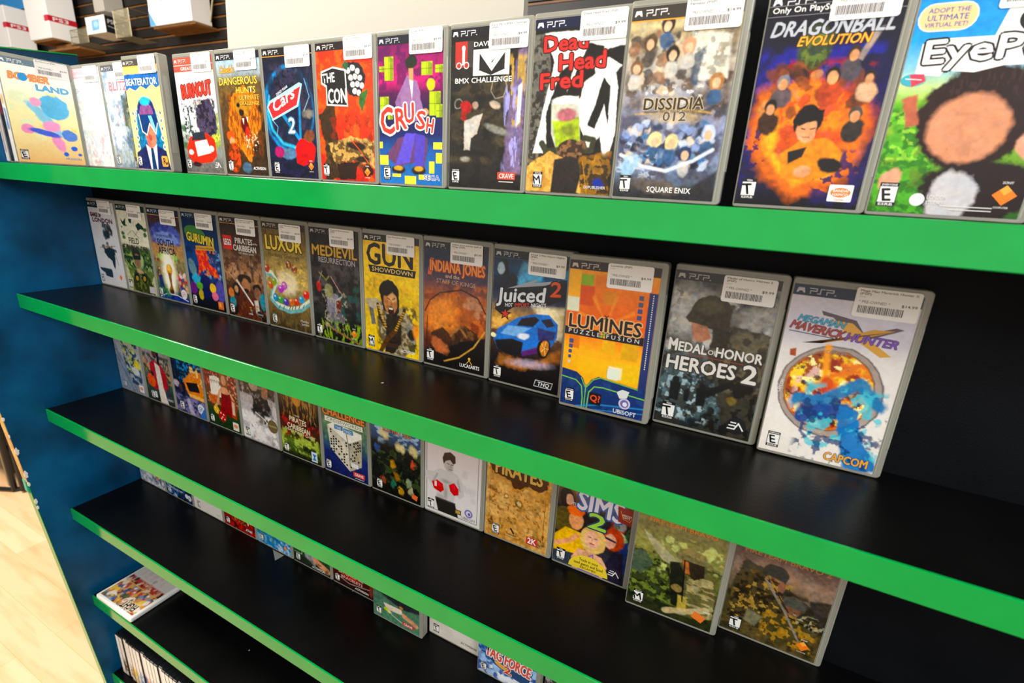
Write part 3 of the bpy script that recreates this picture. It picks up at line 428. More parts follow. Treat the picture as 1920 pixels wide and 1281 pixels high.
@cover
def field(s):
    s.g((0, 'dcdcc8'), (70, 'dedcc8'), (90, 'b8b88c'), (168, 'c8c4a0')); s.p([(2, 88), (20, 78), (97, 80), (97, 128), (80, 150), (16, 140), (6, 116)], '5c7434', 2, 1, 2).n('24401c', 7, .48, .1, .95, (0, 76, 97, 120)).n('a8b870', 6, .6, .08, .8, (4, 90, 97, 140)).e(50, 104, 18, 18, 'a8b888', 4, 0, .8, 3)
    s.p([(10, 26), (18, 32), (30, 24), (26, 36), (32, 40), (20, 40), (14, 36)], '1e3c28', .8).p([(36, 14), (44, 24), (52, 22), (46, 34), (40, 32)], '1e3c28', .8).p([(60, 36), (72, 30), (84, 36), (90, 44), (76, 42), (66, 46)], '1e3c28', .8).p([(8, 40), (14, 42), (10, 46)], '2c4c34')
    for x, y in ((12, 54), (88, 52), (90, 42), (14, 62)): s.e(x, y, 6, 4, '4c6c40', 1.5, 0, 1, 2)
    s.l([(28, 56), (42, 48)], 1, '7c7c50').l([(50, 58), (64, 48)], 1, '7c7c50').l([(46, 46), (66, 60)], 1.2, '5c5c3c')
    s.e(46, 92, 15, 13, '2c3020', 1.5, 0, 1, 2).e(47, 106, 11, 15, '8c6c4c', 2).p([(34, 96), (60, 94), (60, 102), (34, 104)], '24281c', 1).p([(16, 168), (22, 138), (34, 124), (64, 122), (84, 140), (92, 168)], '38401c', 1.5, 1, 2).n('6c7434', 5, .55, .08, .9, (14, 124, 92, 168)).e(36, 140, 9, 9, '14180f', 1.5).e(62, 138, 9, 9, '14180f', 1.5).e(36, 141, 5, 5, 'a88c34', 1.5).e(62, 139, 5, 5, 'a88c34', 1.5).e(50, 126, 12, 4, 'b89c78', 1.5)
    s.head('15301f', 'b8c4bc', 97, None, 11).t('FIELD', 28, 72, 11, '3c3828', w_=36).t('COMMANDER', 6, 86, 11, '3c3828', w_=84).esrb('T', 3, 146, 17).r(74, 152, 18, 13, 'c4c0c8')
@cover
def africa(s):
    s.g((0, '2c2428'), (20, '4c3024'), (34, '3c302c'), (60, 'b09064'), (90, '9c8c60'), (140, '4c6c48'), (168, '20285c')); s.e(48, 48, 46, 24, '5c68b8', 4).e(48, 56, 40, 17, '8c9cd8', 5).n('3a3c7c', 9, .56, .1, .7, (4, 26, 92, 70)).p([(0, 62), (97, 62), (97, 84), (0, 86)], 'b48c58', 3, .9, 3).e(48, 88, 34, 9, '9cc46c', 4)
    s.crowd((2, 88, 94, 130), ['8c6440', 'c8a070', '5c3c34', 'b0483c', 'd8c0a0'], 50, 4, 1).crowd((68, 110, 94, 150), ['c03034', 'e8e0dc', 'a02830', '3a4c84', 'd8b090'], 24, 5, 6, 1.8).p([(8, 124), (22, 122), (22, 148), (8, 150)], '2c3c6c', 1.5)
    s.e(45, 116, 22, 42, 'f4ecc8', 12, 0, .95).e(45, 118, 13, 38, 'fffdf0', 8).e(45, 110, 9, 11, 'd8a038', 2).e(44, 107, 6, 6, 'f0c868', 2).p([(40, 116), (50, 116), (48, 140), (52, 150), (36, 150), (42, 140)], '9c6424', 1.5, 1, .6).e(44, 152, 8, 4, '4c2c10', 1.5)
    s.e(50, 168, 50, 12, '2c3c8c', 2).l([(4, 166), (26, 158), (60, 157), (92, 164)], 1.5, 'e8ecf0').n('2c7c3c', 5, .5, .1, .8, (0, 146, 40, 168)).head('1c2430', 'c8ccd4', 97, 'c88a34', 11).t('2010 FIFA WORLD CUP', 20, 50, 4, '24305c', w_=50).t('SOUTH', 20, 66, 12, '1c2038', w_=52).t('AFRICA', 20, 81, 12, '1c2038', w_=54).esrb('E', 3, 142, 16).ea(82, 152, 9, 'e8e0e4', 'c87c8c')
@cover
def guru(s):
    s.g((0, '10203c'), (40, '14305c'), (90, '1c4c8c'), (130, '14346c'), (144, '10142c'), (168, '0c0e14')); s.n('88b8e0', 9, .56, .1, .85, (50, 60, 97, 110)).n('0c1c44', 8, .55, .1, .7, (0, 60, 97, 140)).e(14, 96, 10, 16, '6c8c94', 2, -.3).p([(30, 62), (44, 54), (60, 60), (64, 84), (80, 92), (90, 108), (66, 104), (60, 96), (40, 100), (28, 110), (34, 90)], 'd8401c', 1.5, 1, 2).n('f08c34', 5, .6, .06, .7, (30, 58, 84, 108))
    s.e(10, 134, 10, 12, '6c2c7c', 1.5).e(86, 132, 12, 20, '5c58a8', 1.5).e(22, 116, 14, 10, '4cb0d0', 2, 0, .9, 3).e(46, 128, 16, 22, '101c54', 1.5, 0, 1, 2).e(66, 128, 9, 9, 'e8c038', 1.5).e(70, 142, 9, 8, 'e07c98', 1.5).e(28, 128, 9, 7, '5ca038', 1.5).e(30, 144, 7, 10, 'b8a838', 1.5)
    s.head('14283c', 'b8c8d4', 97).o(34, 36, 30, 14, '3f7c2c', rot=.15).t('GURUMIN', 8, 48, 15, 'f0d028', w_=76, ol='3a4c10', rot=.08).q([(32, 56), (84, 53), (85, 60), (33, 64)], 'd8a028').t('A Monstrous Adventure', 35, 61.5, 4, '4c2c08', w_=46, rot=-.05).esrb('E', 4, 144, 17).r(76, 150, 15, 14, 'e8641c').t('R', 79, 160, 8, 'f4c43c')
@cover
def lego(s):
    s.g((0, '20140f'), (40, '4c3424'), (70, '7c5c44'), (95, 'a87c58'), (120, '5c3c28'), (150, '2c1a12'), (168, '120d0b')); s.n('c8a488', 16, .55, .15, .6, (14, 60, 97, 110)).n('3c2418', 9, .55, .1, .7)
    for x in (20, 36, 70): s.l([(x, 66), (x + 3, 100)], .9, '3c2c20').l([(x - 6, 78), (x + 8, 80)], .6, '3c2c20')
    s.e(50, 100, 18, 8, '30201a', 1.5).e(52, 112, 11, 13, 'a87858', 2).e(52, 120, 7, 5, '2c1812', 2).p([(34, 110), (40, 106), (42, 132), (34, 130)], '6c2820', 1.5).e(80, 112, 11, 7, '221814', 1.5).e(80, 122, 9, 11, '8c6450', 2).e(26, 120, 10, 12, '2a201c', 2).e(26, 120, 5, 6, 'b89068', 1.5).e(12, 128, 7, 9, 'c87c44', 2).p([(30, 134), (76, 130), (84, 168), (24, 168)], '5c2c1c', 2, 1, 3).e(14, 144, 8, 10, '2c8c9c', 2).e(92, 134, 7, 14, '2c8c9c', 2).l([(30, 104), (66, 142)], 3.4, 'd8d0c4', 1).l([(10, 92), (30, 108)], 1, 'b8a890').p([(70, 134), (80, 132), (82, 156), (72, 156)], 'c8c0b8', 1.5).n('8c5c34', 4, .6, .06, .6, (10, 140, 97, 168))
    s.head('221713', 'd8d4cc', 97, 'b88430').r(5, 30, 23, 23, 'd8241c').t('LEGO', 7, 46, 10, Wt, w_=19, ol='14100c').t('PIRATES', 36, 41, 9, 'd8d4cc', w_=44).t('of the', 81, 40, 3, 'd8d4cc').t('CARIBBEAN', 30, 53, 9.5, 'd8d4cc', w_=58).t('THE VIDEO GAME', 42, 58, 3, 'c8c4bc', w_=38).esrb('E', 5, 142, 17).t('T', 56, 154, 7, 'e0a02c').t('t', 60, 156, 7, '3c9cc8').t('GAMES', 53, 160, 2.4, Wt).o(82, 156, 8.5, 5.5, '55534e').o(82, 156, 7.6, 4.7, '26201c').t('Disney', 82, 158, 4, 'a8a49c', al='c')
@cover
def luxor(s):
    s.g((0, '4c4028'), (24, '6c5830'), (60, 'a08c58'), (90, 'c0a870'), (120, '94804c'), (135, '6c5834'), (168, '463a26')); s.n('7c6a40', 7, .55, .1, .5).e(50, 92, 22, 20, 'e8dcc0', 10, 0, .8)
    s.l([(0, 82), (14, 82), (24, 92), (14, 110), (10, 124), (24, 134), (50, 138), (76, 132), (97, 118)], 9, '7cb0b0', 1.2).l([(0, 80), (14, 79), (26, 92), (16, 110), (12, 121), (24, 130), (50, 134), (76, 128), (97, 114)], 5, 'd8dccc', 1.2)
    for x, y, c in ((20, 120, '2c90b8'), (31, 122, '3c9c48'), (43, 124, '5c4cb0'), (56, 122, 'd87828'), (68, 120, 'c84c28'), (79, 115, '3c9cc8'), (90, 106, 'd83c30'), (10, 100, 'c86430'), (19, 94, '88a02c'), (34, 104, 'b04cc0'), (42, 98, 'c060c8'), (4, 74, 'a84c34'), (68, 68, 'a0583c'), (56, 62, '8c4834')): s.e(x, y, 6.5, 6.5, c, 1).e(x - 2, y - 2.5, 2, 1.6, 'f0e8dc', 1.5, 0, .7)
    s.l([(38, 70), (60, 76), (82, 90)], 2, 'd8b848', 1.5, .9, 2).n('e8c868', 4, .62, .06, .8, (34, 60, 90, 100)).head('3c3428', 'c8c0b0', 97, None, 11).k([(0, 11), (97, 11)], .3, '8c8468').t('LUXOR', 5, 42, 22, 'e8c83c', w_=82, ol='4c3c14').t("Pharaoh's Challenge", 10, 53, 6, '5c4c20', w_=70, sh=.2)
    for k, x in enumerate((26, 36, 50, 56, 63, 72, 82)): s.k([(x, 137 - k * k * .25), (x + 2.5, 132 - k * k * .25)], 1.3, '3c3420')
    s.esrb('E', 8, 142, 16).t('Mumbo', 74, 152, 4, 'c8c4bc', w_=18).t('Jumbo', 76, 157, 4, 'c8c4bc', w_=16)
@cover
def medi(s):
    s.g((0, '1c1716'), (50, '3a3634'), (100, '38343a'), (140, '1c2418'), (168, '14140f')); s.n('5c5656', 16, .55, .15, .7, (0, 50, 97, 110), (2, 1)).n('14100f', 9, .55, .1, .7).p([(72, 76), (84, 66), (88, 120), (78, 110)], '201d1c', 2, .9, 3).n('2c5c54', 10, .58, .1, .7, (50, 80, 97, 130))
    s.l([(40, 70), (56, 90), (66, 98)], 1.6, 'b08c88').l([(16, 66), (30, 76), (36, 70)], 2, '8c8444', 1.5).e(14, 88, 5, 8, 'b0342c', 1.5).l([(14, 82), (22, 64)], .8, 'a89c80').p([(30, 96), (52, 94), (56, 120), (44, 134), (30, 124)], '84808c', 2, 1, 3).e(34, 92, 8, 10, '8c8860', 2, 0, 1, 2).l([(60, 98), (48, 106), (46, 122)], 2.4, 'b4b0ac').p([(48, 106), (60, 102), (56, 130), (48, 128)], '6c3028', 1.5)
    s.p([(30, 126), (58, 124), (66, 140), (50, 136), (44, 160), (40, 140), (24, 142)], '6c6870', 2, 1, 3).n('8cac38', 5, .56, .06, .9, (8, 138, 97, 168), (.6, 1.6)).l([(22, 146), (90, 166)], 3, '8c6c48', 1.5).l([(70, 140), (82, 160)], 1.4, '7c9c34').l([(26, 150), (30, 168)], 1.4, 'a8c050').n('b0a890', 4, .64, .04, .7, (20, 90, 70, 150))
    s.head('1f1a1a', 'b8b0b0', 97).t('MEDIEVIL', 3, 40, 15, 'c89c34', w_=90, ol='3c2408').t('RESURRECTION', 16, 50, 8, '9c9894', w_=74, ol='28241f').esrb('T', 5, 146, 17).sony(82, 152, 6)
@cover
def gun(s):
    s.g((0, 'e8c018'), (60, 'ecc820'), (100, 'd8b82c'), (168, 'e8c81c')); s.n('d0a820', 8, .55, .1, .6, (0, 56, 97, 120)).n('f0d86c', 9, .6, .1, .6, (50, 60, 97, 110)).n('a89030', 6, .58, .06, .7, (8, 62, 40, 76))
    s.p([(22, 96), (38, 92), (44, 100), (68, 98), (82, 110), (94, 130), (92, 146), (72, 168), (36, 168), (26, 140)], 'a89c80', 1.5, 1, 2).n('5c5038', 6, .5, .08, .9, (22, 94, 94, 168)).p([(0, 92), (26, 90), (30, 104), (8, 108)], 'a8a08c', 1.5, 1, 2).p([(8, 104), (16, 106), (20, 128), (12, 130)], '6c6c68', 1.2).p([(40, 110), (64, 108), (66, 150), (50, 168), (36, 168)], '2c241c', 1.5, 1, 2)
    s.e(45, 78, 17, 17, '15110f', 1, 0, 1, 2).p([(28, 78), (62, 78), (62, 104), (56, 112), (34, 104)], '15110f', 1, 1, 1.5).e(47, 92, 12, 16, 'b07c50', 1.5, -.1).e(50, 86, 8, 6, 'd0a070', 2).p([(30, 68), (58, 70), (50, 78), (42, 84), (34, 84)], '1a1513', 1, 1, 1).e(48, 104, 5, 6, '3c0f0c', 1).p([(44, 100), (52, 100), (51, 102.5), (45, 102.5)], 'e8e0d0', .6).l([(41, 86), (46, 88)], 1.4, '1c1410').l([(51, 88), (56, 85)], 1.4, '1c1410').l([(48, 89), (50, 96)], 1.6, '8c5c3c')
    s.l([(24, 98), (28, 118), (40, 132), (54, 132), (66, 114), (72, 100)], 5, '3a2a14', 1).l([(28, 168), (40, 148), (56, 132)], 7, '5c3c1c', 1)
    for t_ in range(9): s.e(25 + t_ * 1.6, 100 + t_ * 3.6, 2.6, 1.1, 'c89c40', .6).e(70 - t_ * 1.7, 104 + t_ * 3.4, 2.6, 1.1, 'c89c40', .6)
    s.p([(74, 118), (90, 120), (92, 142), (78, 144)], '8c8474', 2, 1, 2).e(84, 134, 7, 8, '28221c', 2).p([(78, 150), (92, 144), (90, 158), (80, 160)], '4c4c2c', 2, 1, 3).e(92, 128, 5, 10, 'e89848', 4)
    s.head('1c1712', 'dcd8d0', 97).t('GUN', 5, 41, 29, '17130e', w_=84, sh=0).q([(9, 43), (92, 43), (90, 53), (12, 53)], '17130e').t('SHOWDOWN', 15, 50.8, 6, 'e0c070', w_=72, ol=None).esrb('M', 5, 144, 17).pub('ACTIVISION', 90, 162, 4.2, Wt, 24).r(40, 152, 20, 7, '3c2418')
@cover
def indy(s):
    s.g((0, '16182a'), (30, '2c3454'), (50, '5c4450'), (70, '9c5c38'), (110, 'a85c30'), (135, '5c2c20'), (168, '14100f')); s.n('c8743c', 10, .52, .12, .7, (30, 50, 97, 120)).p([(0, 70), (40, 66), (40, 74), (0, 78)], '6c3428', 1, .6).e(30, 100, 24, 30, 'd88c4c', 14, .2, .9, 4)
    for x, y in ((76, 70), (84, 78), (70, 78), (88, 88)): s.e(x, y, 9, 5, 'b8886c', 2, 0, .8, 2)
    s.n('7c3018', 6, .56, .08, .8, (70, 84, 97, 140)).l([(2, 94), (10, 78), (26, 66), (60, 58), (84, 66), (96, 84)], 1.8, '2c1a18', 1).l([(6, 100), (4, 140), (14, 152)], 1.2, '2c1814').p([(12, 124), (30, 112), (44, 122), (66, 104), (84, 112), (90, 134), (60, 150), (10, 150)], '3c2418', 2, .95, 3).l([(44, 122), (56, 108), (68, 118)], 3, 'a07848', 2, .9, 2).n('7c5430', 6, .58, .08, .7, (40, 106, 88, 140))
    s.p([(10, 146), (40, 138), (60, 128), (97, 116), (97, 168), (0, 168), (0, 150)], '140f0e', 2, 1, 1).l([(34, 160), (58, 150), (80, 132), (96, 108)], 1.6, 'd8ac5c', 1).e(26, 139, 15, 9, 'd88458', 3, .5, .6, 3)
    s.head('14141c', 'c8c4c8', 97).q([(6, 44), (12, 44), (16, 22), (10, 22)], 'd85c2c').t('INDIANA JONES', 9, 38, 14, 'e88434', w_=84, ol='8c3018').t('and the', 34, 45, 5, 'c8a890').t('STAFF OF KINGS', 20, 53, 5.6, 'b8947c', w_=60, b=0).esrb('T', 5, 142, 18).o(74, 149, 2, 2, 'e8b43c').k([(70, 156), (74, 151), (78, 156)], 1, 'e8b43c').t('LUCASARTS', 90, 162, 5, Wt, w_=31, al='r')
@cover
def juiced(s):
    s.g((0, '16202c'), (30, '1c4c74'), (50, '182c4c'), (62, '4c5060'), (80, 'b8904c'), (100, '6c4c38'), (118, '3c2820'), (132, '1c1416'), (168, '0f0c0e')); s.n('4ca0d0', 12, .55, .12, .8, (26, 8, 97, 40)).p([(40, 12), (70, 12), (60, 44), (30, 44)], '7cc0e0', 5, .5).e(13, 24, 9, 12, '15181f', 1.5, 0, 1, 3).e(10, 23, 5, 7.5, 'a8bcc8', 1.5).p([(0, 32), (20, 30), (30, 48), (0, 50)], '1c2c40', 2).e(26, 40, 8, 14, '20242c', 3)
    s.p([(0, 86), (30, 76), (14, 96), (0, 100)], 'f0c070', 4, .9, 2).p([(56, 64), (97, 60), (97, 92), (88, 100)], 'f0e0b0', 6, .9).n('f4f0e0', 8, .6, .1, .6, (60, 60, 97, 100)).p([(14, 130), (60, 134), (97, 108), (97, 124), (50, 146), (10, 144)], 'b0743c', 5, .8, 3).e(56, 136, 26, 5, 'c8b8c8', 5, -.1, .7)
    s.p([(4, 112), (10, 98), (26, 88), (36, 80), (58, 72), (78, 70), (90, 80), (90, 96), (84, 108), (60, 120), (30, 128), (10, 124)], '3c7cc8', 1.2).p([(36, 90), (42, 80), (60, 75), (66, 78), (58, 88)], '202028', 1).p([(68, 78), (80, 74), (86, 82), (76, 86)], '2c2838', 1).p([(24, 92), (56, 90), (36, 104), (14, 104)], '84b4e4', 1.5).p([(6, 114), (30, 108), (46, 110), (44, 126), (30, 130), (10, 124)], '14141c', 1.2).p([(44, 122), (66, 112), (66, 120), (46, 128)], '5c2c74', 1.5)
    s.e(46, 102, 8, 4, 'e8ecf4', 2, -.2).e(4, 108, 4, 3, 'f0ecc0', 1).e(74, 112, 8, 13, '14100f', 1, .15).e(75, 112, 5.4, 10, 'c8843c', 1, .15).e(75, 112, 2, 3, '6c3c18', 1)
    for a in range(5): s.l([(75, 112), (75 + 5 * math.cos(a * 1.256), 112 + 9 * math.sin(a * 1.256))], .8, 'f0c888', .6)
    s.p([(64, 88), (88, 90), (86, 100), (66, 104)], '342c64', 2, .9)
    s.head('12161c', 'b8bcc4', 97).k([(0, 9.5), (97, 9.5)], .4, '3c5c78').q([(4, 74), (8, 60), (24, 44), (64, 34), (96, 26), (97, 48), (78, 58), (30, 68), (14, 80)], '15171c').q([(20, 46), (60, 30), (56, 35), (88, 28), (70, 36), (40, 42)], '9aa0a8').t('Juiced', 8, 64, 17, 'd8dce0', w_=64, sh=.2, rot=-.13, ol='0c0e12').t('2', 76, 48, 17, 'd84c1c', w_=15, sh=.15, rot=-.1, ol='2c0c08').t('HOT', 18, 69, 4.4, 'e0e0e0', w_=11, rot=-.13, sh=.2).t('IMPORT', 31, 67, 4.4, 'd83424', w_=20, rot=-.13, sh=.2).t('NIGHTS', 53, 64, 4.4, 'e0e0e0', w_=20, rot=-.13, sh=.2)
    for rr_, cc in ((9, '101214'), (6, 'd02c24')): s.q([(19 + (rr_ if i % 2 == 0 else rr_ * .42) * math.sin(i * math.pi / 5), 78 - (rr_ if i % 2 == 0 else rr_ * .42) * math.cos(i * math.pi / 5)) for i in range(10)], cc)
    s.esrb('T', 6, 144, 17).q([(66, 154), (90, 154), (88, 163), (64, 163)], 'b8bcc0').q([(67, 155), (89, 155), (87, 162), (65, 162)], '1a1a1e').t('THQ', 77, 161, 5, Wt, w_=16, al='c', sh=.2)
@cover
def lumi(s):
    s.g((0, 'e8a82c'), (30, 'e08030'), (64, 'd86c24'), (84, 'e89030'), (100, 'f0b428'), (168, 'f0b428'))
    for x, y, a, b, c in ((0, 10, 14, 30, 'e8b02c'), (14, 14, 14, 13, '8ca828'), (0, 40, 14, 16, 'dce0c8'), (14, 26, 16, 22, 'd06028'), (30, 14, 14, 14, 'd88024'), (40, 30, 14, 14, 'd08828'), (44, 84, 14, 14, 'e8b428'), (66, 82, 18, 20, 'd8a828'), (6, 84, 12, 14, 'd88038'), (18, 106, 40, 20, 'f4bc24'), (60, 106, 28, 22, 'e8c028'), (54, 112, 15, 14, 'f0e4c0')): s.p([(x, y), (x + a, y), (x + a, y + b), (x, y + b)], c, 1.5)
    for a in range(8): s.p([(46, 66), (46 + 34 * math.cos(a * .785 + .2), 66 + 34 * math.sin(a * .785 + .2)), (46 + 34 * math.cos(a * .785 + .34), 66 + 34 * math.sin(a * .785 + .34))], 'f0a860', 2, .45)
    s.p([(88, 26), (97, 26), (97, 168), (88, 168)], '2c3c6c', .8).p([(0, 124), (18, 126), (26, 132), (30, 142), (36, 132), (44, 127), (88, 132), (97, 132), (97, 168), (0, 168)], '263c70', .8).n('3c5488', 7, .58, .1, .5, (0, 132, 97, 168))
    s.l([(0, 134), (18, 136), (25, 142), (27, 156), (27, 168)], 1, '8cd048', .6).l([(30, 140), (30, 168)], .8, '8cd048', .6).l([(24, 132), (29, 142)], .8, '8cd048', .6).l([(97, 143), (50, 139), (40, 140), (34, 148), (33, 168)], 1, '8cd048', .6).l([(88, 133), (46, 128), (38, 132), (31, 142)], .8, '8cd048', .6).l([(20, 168), (50, 160), (97, 154)], 1.2, '4c9cd0', 1.5).l([(40, 168), (97, 160)], .8, '4c9cd0', 1)
    for i, c in enumerate(('4c5470', '4c5470', '3c4c80', '3c4c80', '3c4c80')): s.r(78, 30 + i * 7, 5, 5, c, .8)
    s.r(78, 66, 5.5, 5.5, 'a8c028')
    for i in range(5): s.r(6, 88 + i * 6.4, 5 - i * .5, 5 - i * .4, '3c4c80' if i < 4 else 'c8d4d8', .8)
    for i in range(34): s.r(92, 28 + i * 2.4, 1.1, 1.3, 'e8e4d8')
    s.r(0, 66 + 8, 88, 9, '1c1a20').t('LUMINES', 3, 74, 15, '1c1a20', w_=82, ol='e8b070').t('P U Z Z L E   F U S I O N', 4, 81, 4.6, 'e8e4dc', w_=80, b=0).r(41, 76, 2.6, 2.6, 'e8a02c').r(44, 76, 2.6, 2.6, '8cb030').r(41, 79, 2.6, 2.6, '8cb030').r(44, 79, 2.6, 2.6, 'e8a02c').k([(44, 56), (48, 60)], .8, K).k([(48, 56), (44, 60)], .8, K)
    s.r(53, 114, 13.5, 13, 'e4ecd8', 2.5).head('2c2018', 'c8bcb0', 97).esrb('E', 6, 146, 16).r(36, 147, 13, 14, '1a1416').t('Q?', 42.5, 157, 7.5, 'f04c1c', al='c').o(76, 152, 6.5, 6.5, 'c8c0dc').o(76, 152, 4.6, 4.6, '6c64a4').o(76.5, 152.5, 2.6, 2.6, 'e0dcec').q([(66, 140), (72, 136), (80, 137), (78, 145), (70, 147)], 'd8dcd8').t('UBISOFT', 90, 165, 5, 'dce0e8', w_=26, al='r')
@cover
def medal(s):
    s.g((0, '6c6c6a'), (20, '7c7c78'), (60, '8c8a86'), (80, '5c5c5a'), (105, '4c5c60'), (130, '5c7074'), (150, '48585c'), (168, '1c2422')); s.n('c8c4bc', 16, .52, .14, .8, (0, 16, 97, 84)).n('34322e', 14, .55, .12, .8).n('b0c4c8', 5, .58, .05, .75, (0, 104, 60, 160)).n('1c1f1f', 8, .58, .06, .8, (0, 20, 97, 168))
    s.e(24, 44, 24, 26, 'b4b0aa', 14, 0, .8, 4).e(80, 40, 18, 12, 'a8a49e', 10, 0, .7, 4).p([(44, 52), (72, 50), (97, 56), (97, 168), (72, 168), (56, 120), (48, 100), (44, 80)], '3a362c', 2, .95, 4).n('6c6450', 7, .52, .08, .8, (46, 54, 97, 120)).n('141411', 8, .52, .08, .9, (52, 96, 97, 168))
    s.e(40, 39, 19, 17, '3c3626', 1.2).p([(16, 48), (22, 36), (58, 42), (60, 60), (34, 54), (20, 52)], '3c3626', 1.2).e(38, 34, 12, 8, '544c38', 4, 0, .7).p([(22, 52), (38, 54), (44, 66), (34, 72), (27, 69), (24, 62)], 'a87860', 1.5, 1, .5).p([(44, 54), (62, 56), (60, 76), (44, 76)], '2c281f', 2, .9, 1).p([(46, 122), (72, 106), (74, 112), (50, 130)], '15171a', 1.5)
    for x, y, q in ((17, 126, 1.2), (44, 128, 1.1), (30, 132, .6)): s.e(x, y - 8 * q, 3 * q, 3.6 * q, '15191b', 1).p([(x - 5 * q, y - 6 * q), (x + 5 * q, y - 6 * q), (x + 4 * q, y + 12 * q), (x - 4 * q, y + 12 * q)], '15191b', 1.5, 1, .8)
    s.l([(40, 122), (54, 118)], 1.4, '15191b').e(74, 128, 5, 5, '7c6c34', 2, 0, .8, 2)
    s.head('28221c', 'b8b4ac', 97).t('MEDAL', 4, 84, 10, 'dcd8d0', w_=38, ol='34302c').t('OF', 43, 83, 5, 'dcd8d0').t('HONOR', 50, 84, 10, 'dcd8d0', w_=44, ol='34302c').t('M', 3, 84.5, 13, 'dcd8d0', w_=10).k([(24, 86.5), (92, 87.5)], .5, 'a8402c').t('HEROES', 3, 105, 15, 'dcd8d0', w_=70, ol='34302c').t('2', 78, 106, 19, 'dcd8d0', w_=15, ol='34302c').esrb('T', 7, 141, 20).ea(83, 154, 9.5)
@cover
def mega(s):
    s.g((0, 'cfcad0'), (40, 'c8c4d0'), (60, 'ded9d6'), (168, 'e6e0d8')); s.e(47, 97, 42, 45, '4c4240', 1.2).e(47, 97, 41, 44, 'a89c94', 1.2).e(46, 96, 36.5, 39.5, '6c5c54', 1).e(46, 96, 35.5, 38.5, 'd87c28', 1.2)
    r = [(12, 70), (76, 70), (78, 130), (14, 130)]
    ms = Sheet(97, 168, 1., 'e08428', 77); ms.n('f8d458', 12, .5, .12, 1).n('8c2420', 9, .55, .1, .9).n('e8c8c0', 8, .6, .08, .8, (18, 70, 60, 110)).n('2c2030', 7, .6, .06, .8).n('f8f0b0', 8, .64, .06, 1).n('a8b0c0', 9, .55, .1, .8, (14, 104, 50, 136))
    m = np.clip(.5 - (np.sqrt(((s.X - 46) / 34.8) ** 2 + ((s.Y - 96) / 37.8) ** 2) - 1) * 33, 0, 1)[..., None]; i = np.clip((s.X / 97 * (ms.nx - 1)).astype(int), 0, ms.nx - 1); j = np.clip((s.Y / 168 * (ms.ny - 1)).astype(int), 0, ms.ny - 1); s.C = s.C * (1 - m) + ms.C[j, i] * m
    s.l([(38, 54), (42, 88)], 5, 'f8a828', 3, .95, 1).e(44, 90, 6, 9, 'c84c20', 3, 0, .9, 1).p([(8, 62), (13, 60), (14, 68), (9, 68)], 'a85424', .8)
    s.l([(26, 110), (46, 108), (70, 84), (86, 100)], 12, '2a7cae', 3, .95, 5).l([(30, 124), (50, 118), (62, 112)], 15, '1a4f94', 3, .95, 5).p([(56, 106), (72, 110), (84, 140), (97, 158), (97, 168), (72, 168), (64, 140)], '2478b4', 2, .95, 3).n('5cc0cc', 10, .6, .06, .8, (28, 90, 97, 160)).n('16386c', 8, .62, .06, .8, (28, 100, 97, 168))
    s.q([(28, 26), (36, 27), (60, 46), (90, 30), (84, 29), (62, 38), (54, 27), (26, 22)], '5c5058').q([(34, 29), (52, 30), (66, 42), (86, 55), (78, 57), (56, 44)], 'd8a03c').q([(58, 44), (84, 32), (68, 33), (54, 40), (32, 52), (16, 54), (34, 50)], 'c89238')
    s.t('MEGAMAN', 8, 33.5, 6, '3ca8c8', w_=38, sh=.3, ol='1c3c5c', rot=.06).t('MAVERICK', 3, 41, 7.4, 'a83c34', w_=44, sh=.25, ol='3c1c30', rot=.1).t('HUNTER', 48, 46, 7.4, '7c4cb0', w_=40, sh=.25, ol='2c1c40', rot=.04).k([(4, 44), (40, 46)], .8, '2c2c34')
    s.t('CAPCOM', 45, 60.5, 3, '8c847c', w_=16, al='c').t('CAPCOM', 7.5, 106, 3, 'e0dcd4', w_=13, rot=-1.4).t('ROCKMAN', 42, 139, 2.6, 'c0b8b0', w_=14, al='c')
    s.head('1e2740', 'b8b4bc', 97, None, 10).esrb('E', 6, 140, 16).t('CAPCOM', 92, 164, 8, 'e8a424', w_=36, al='r', ol='2c3c84')
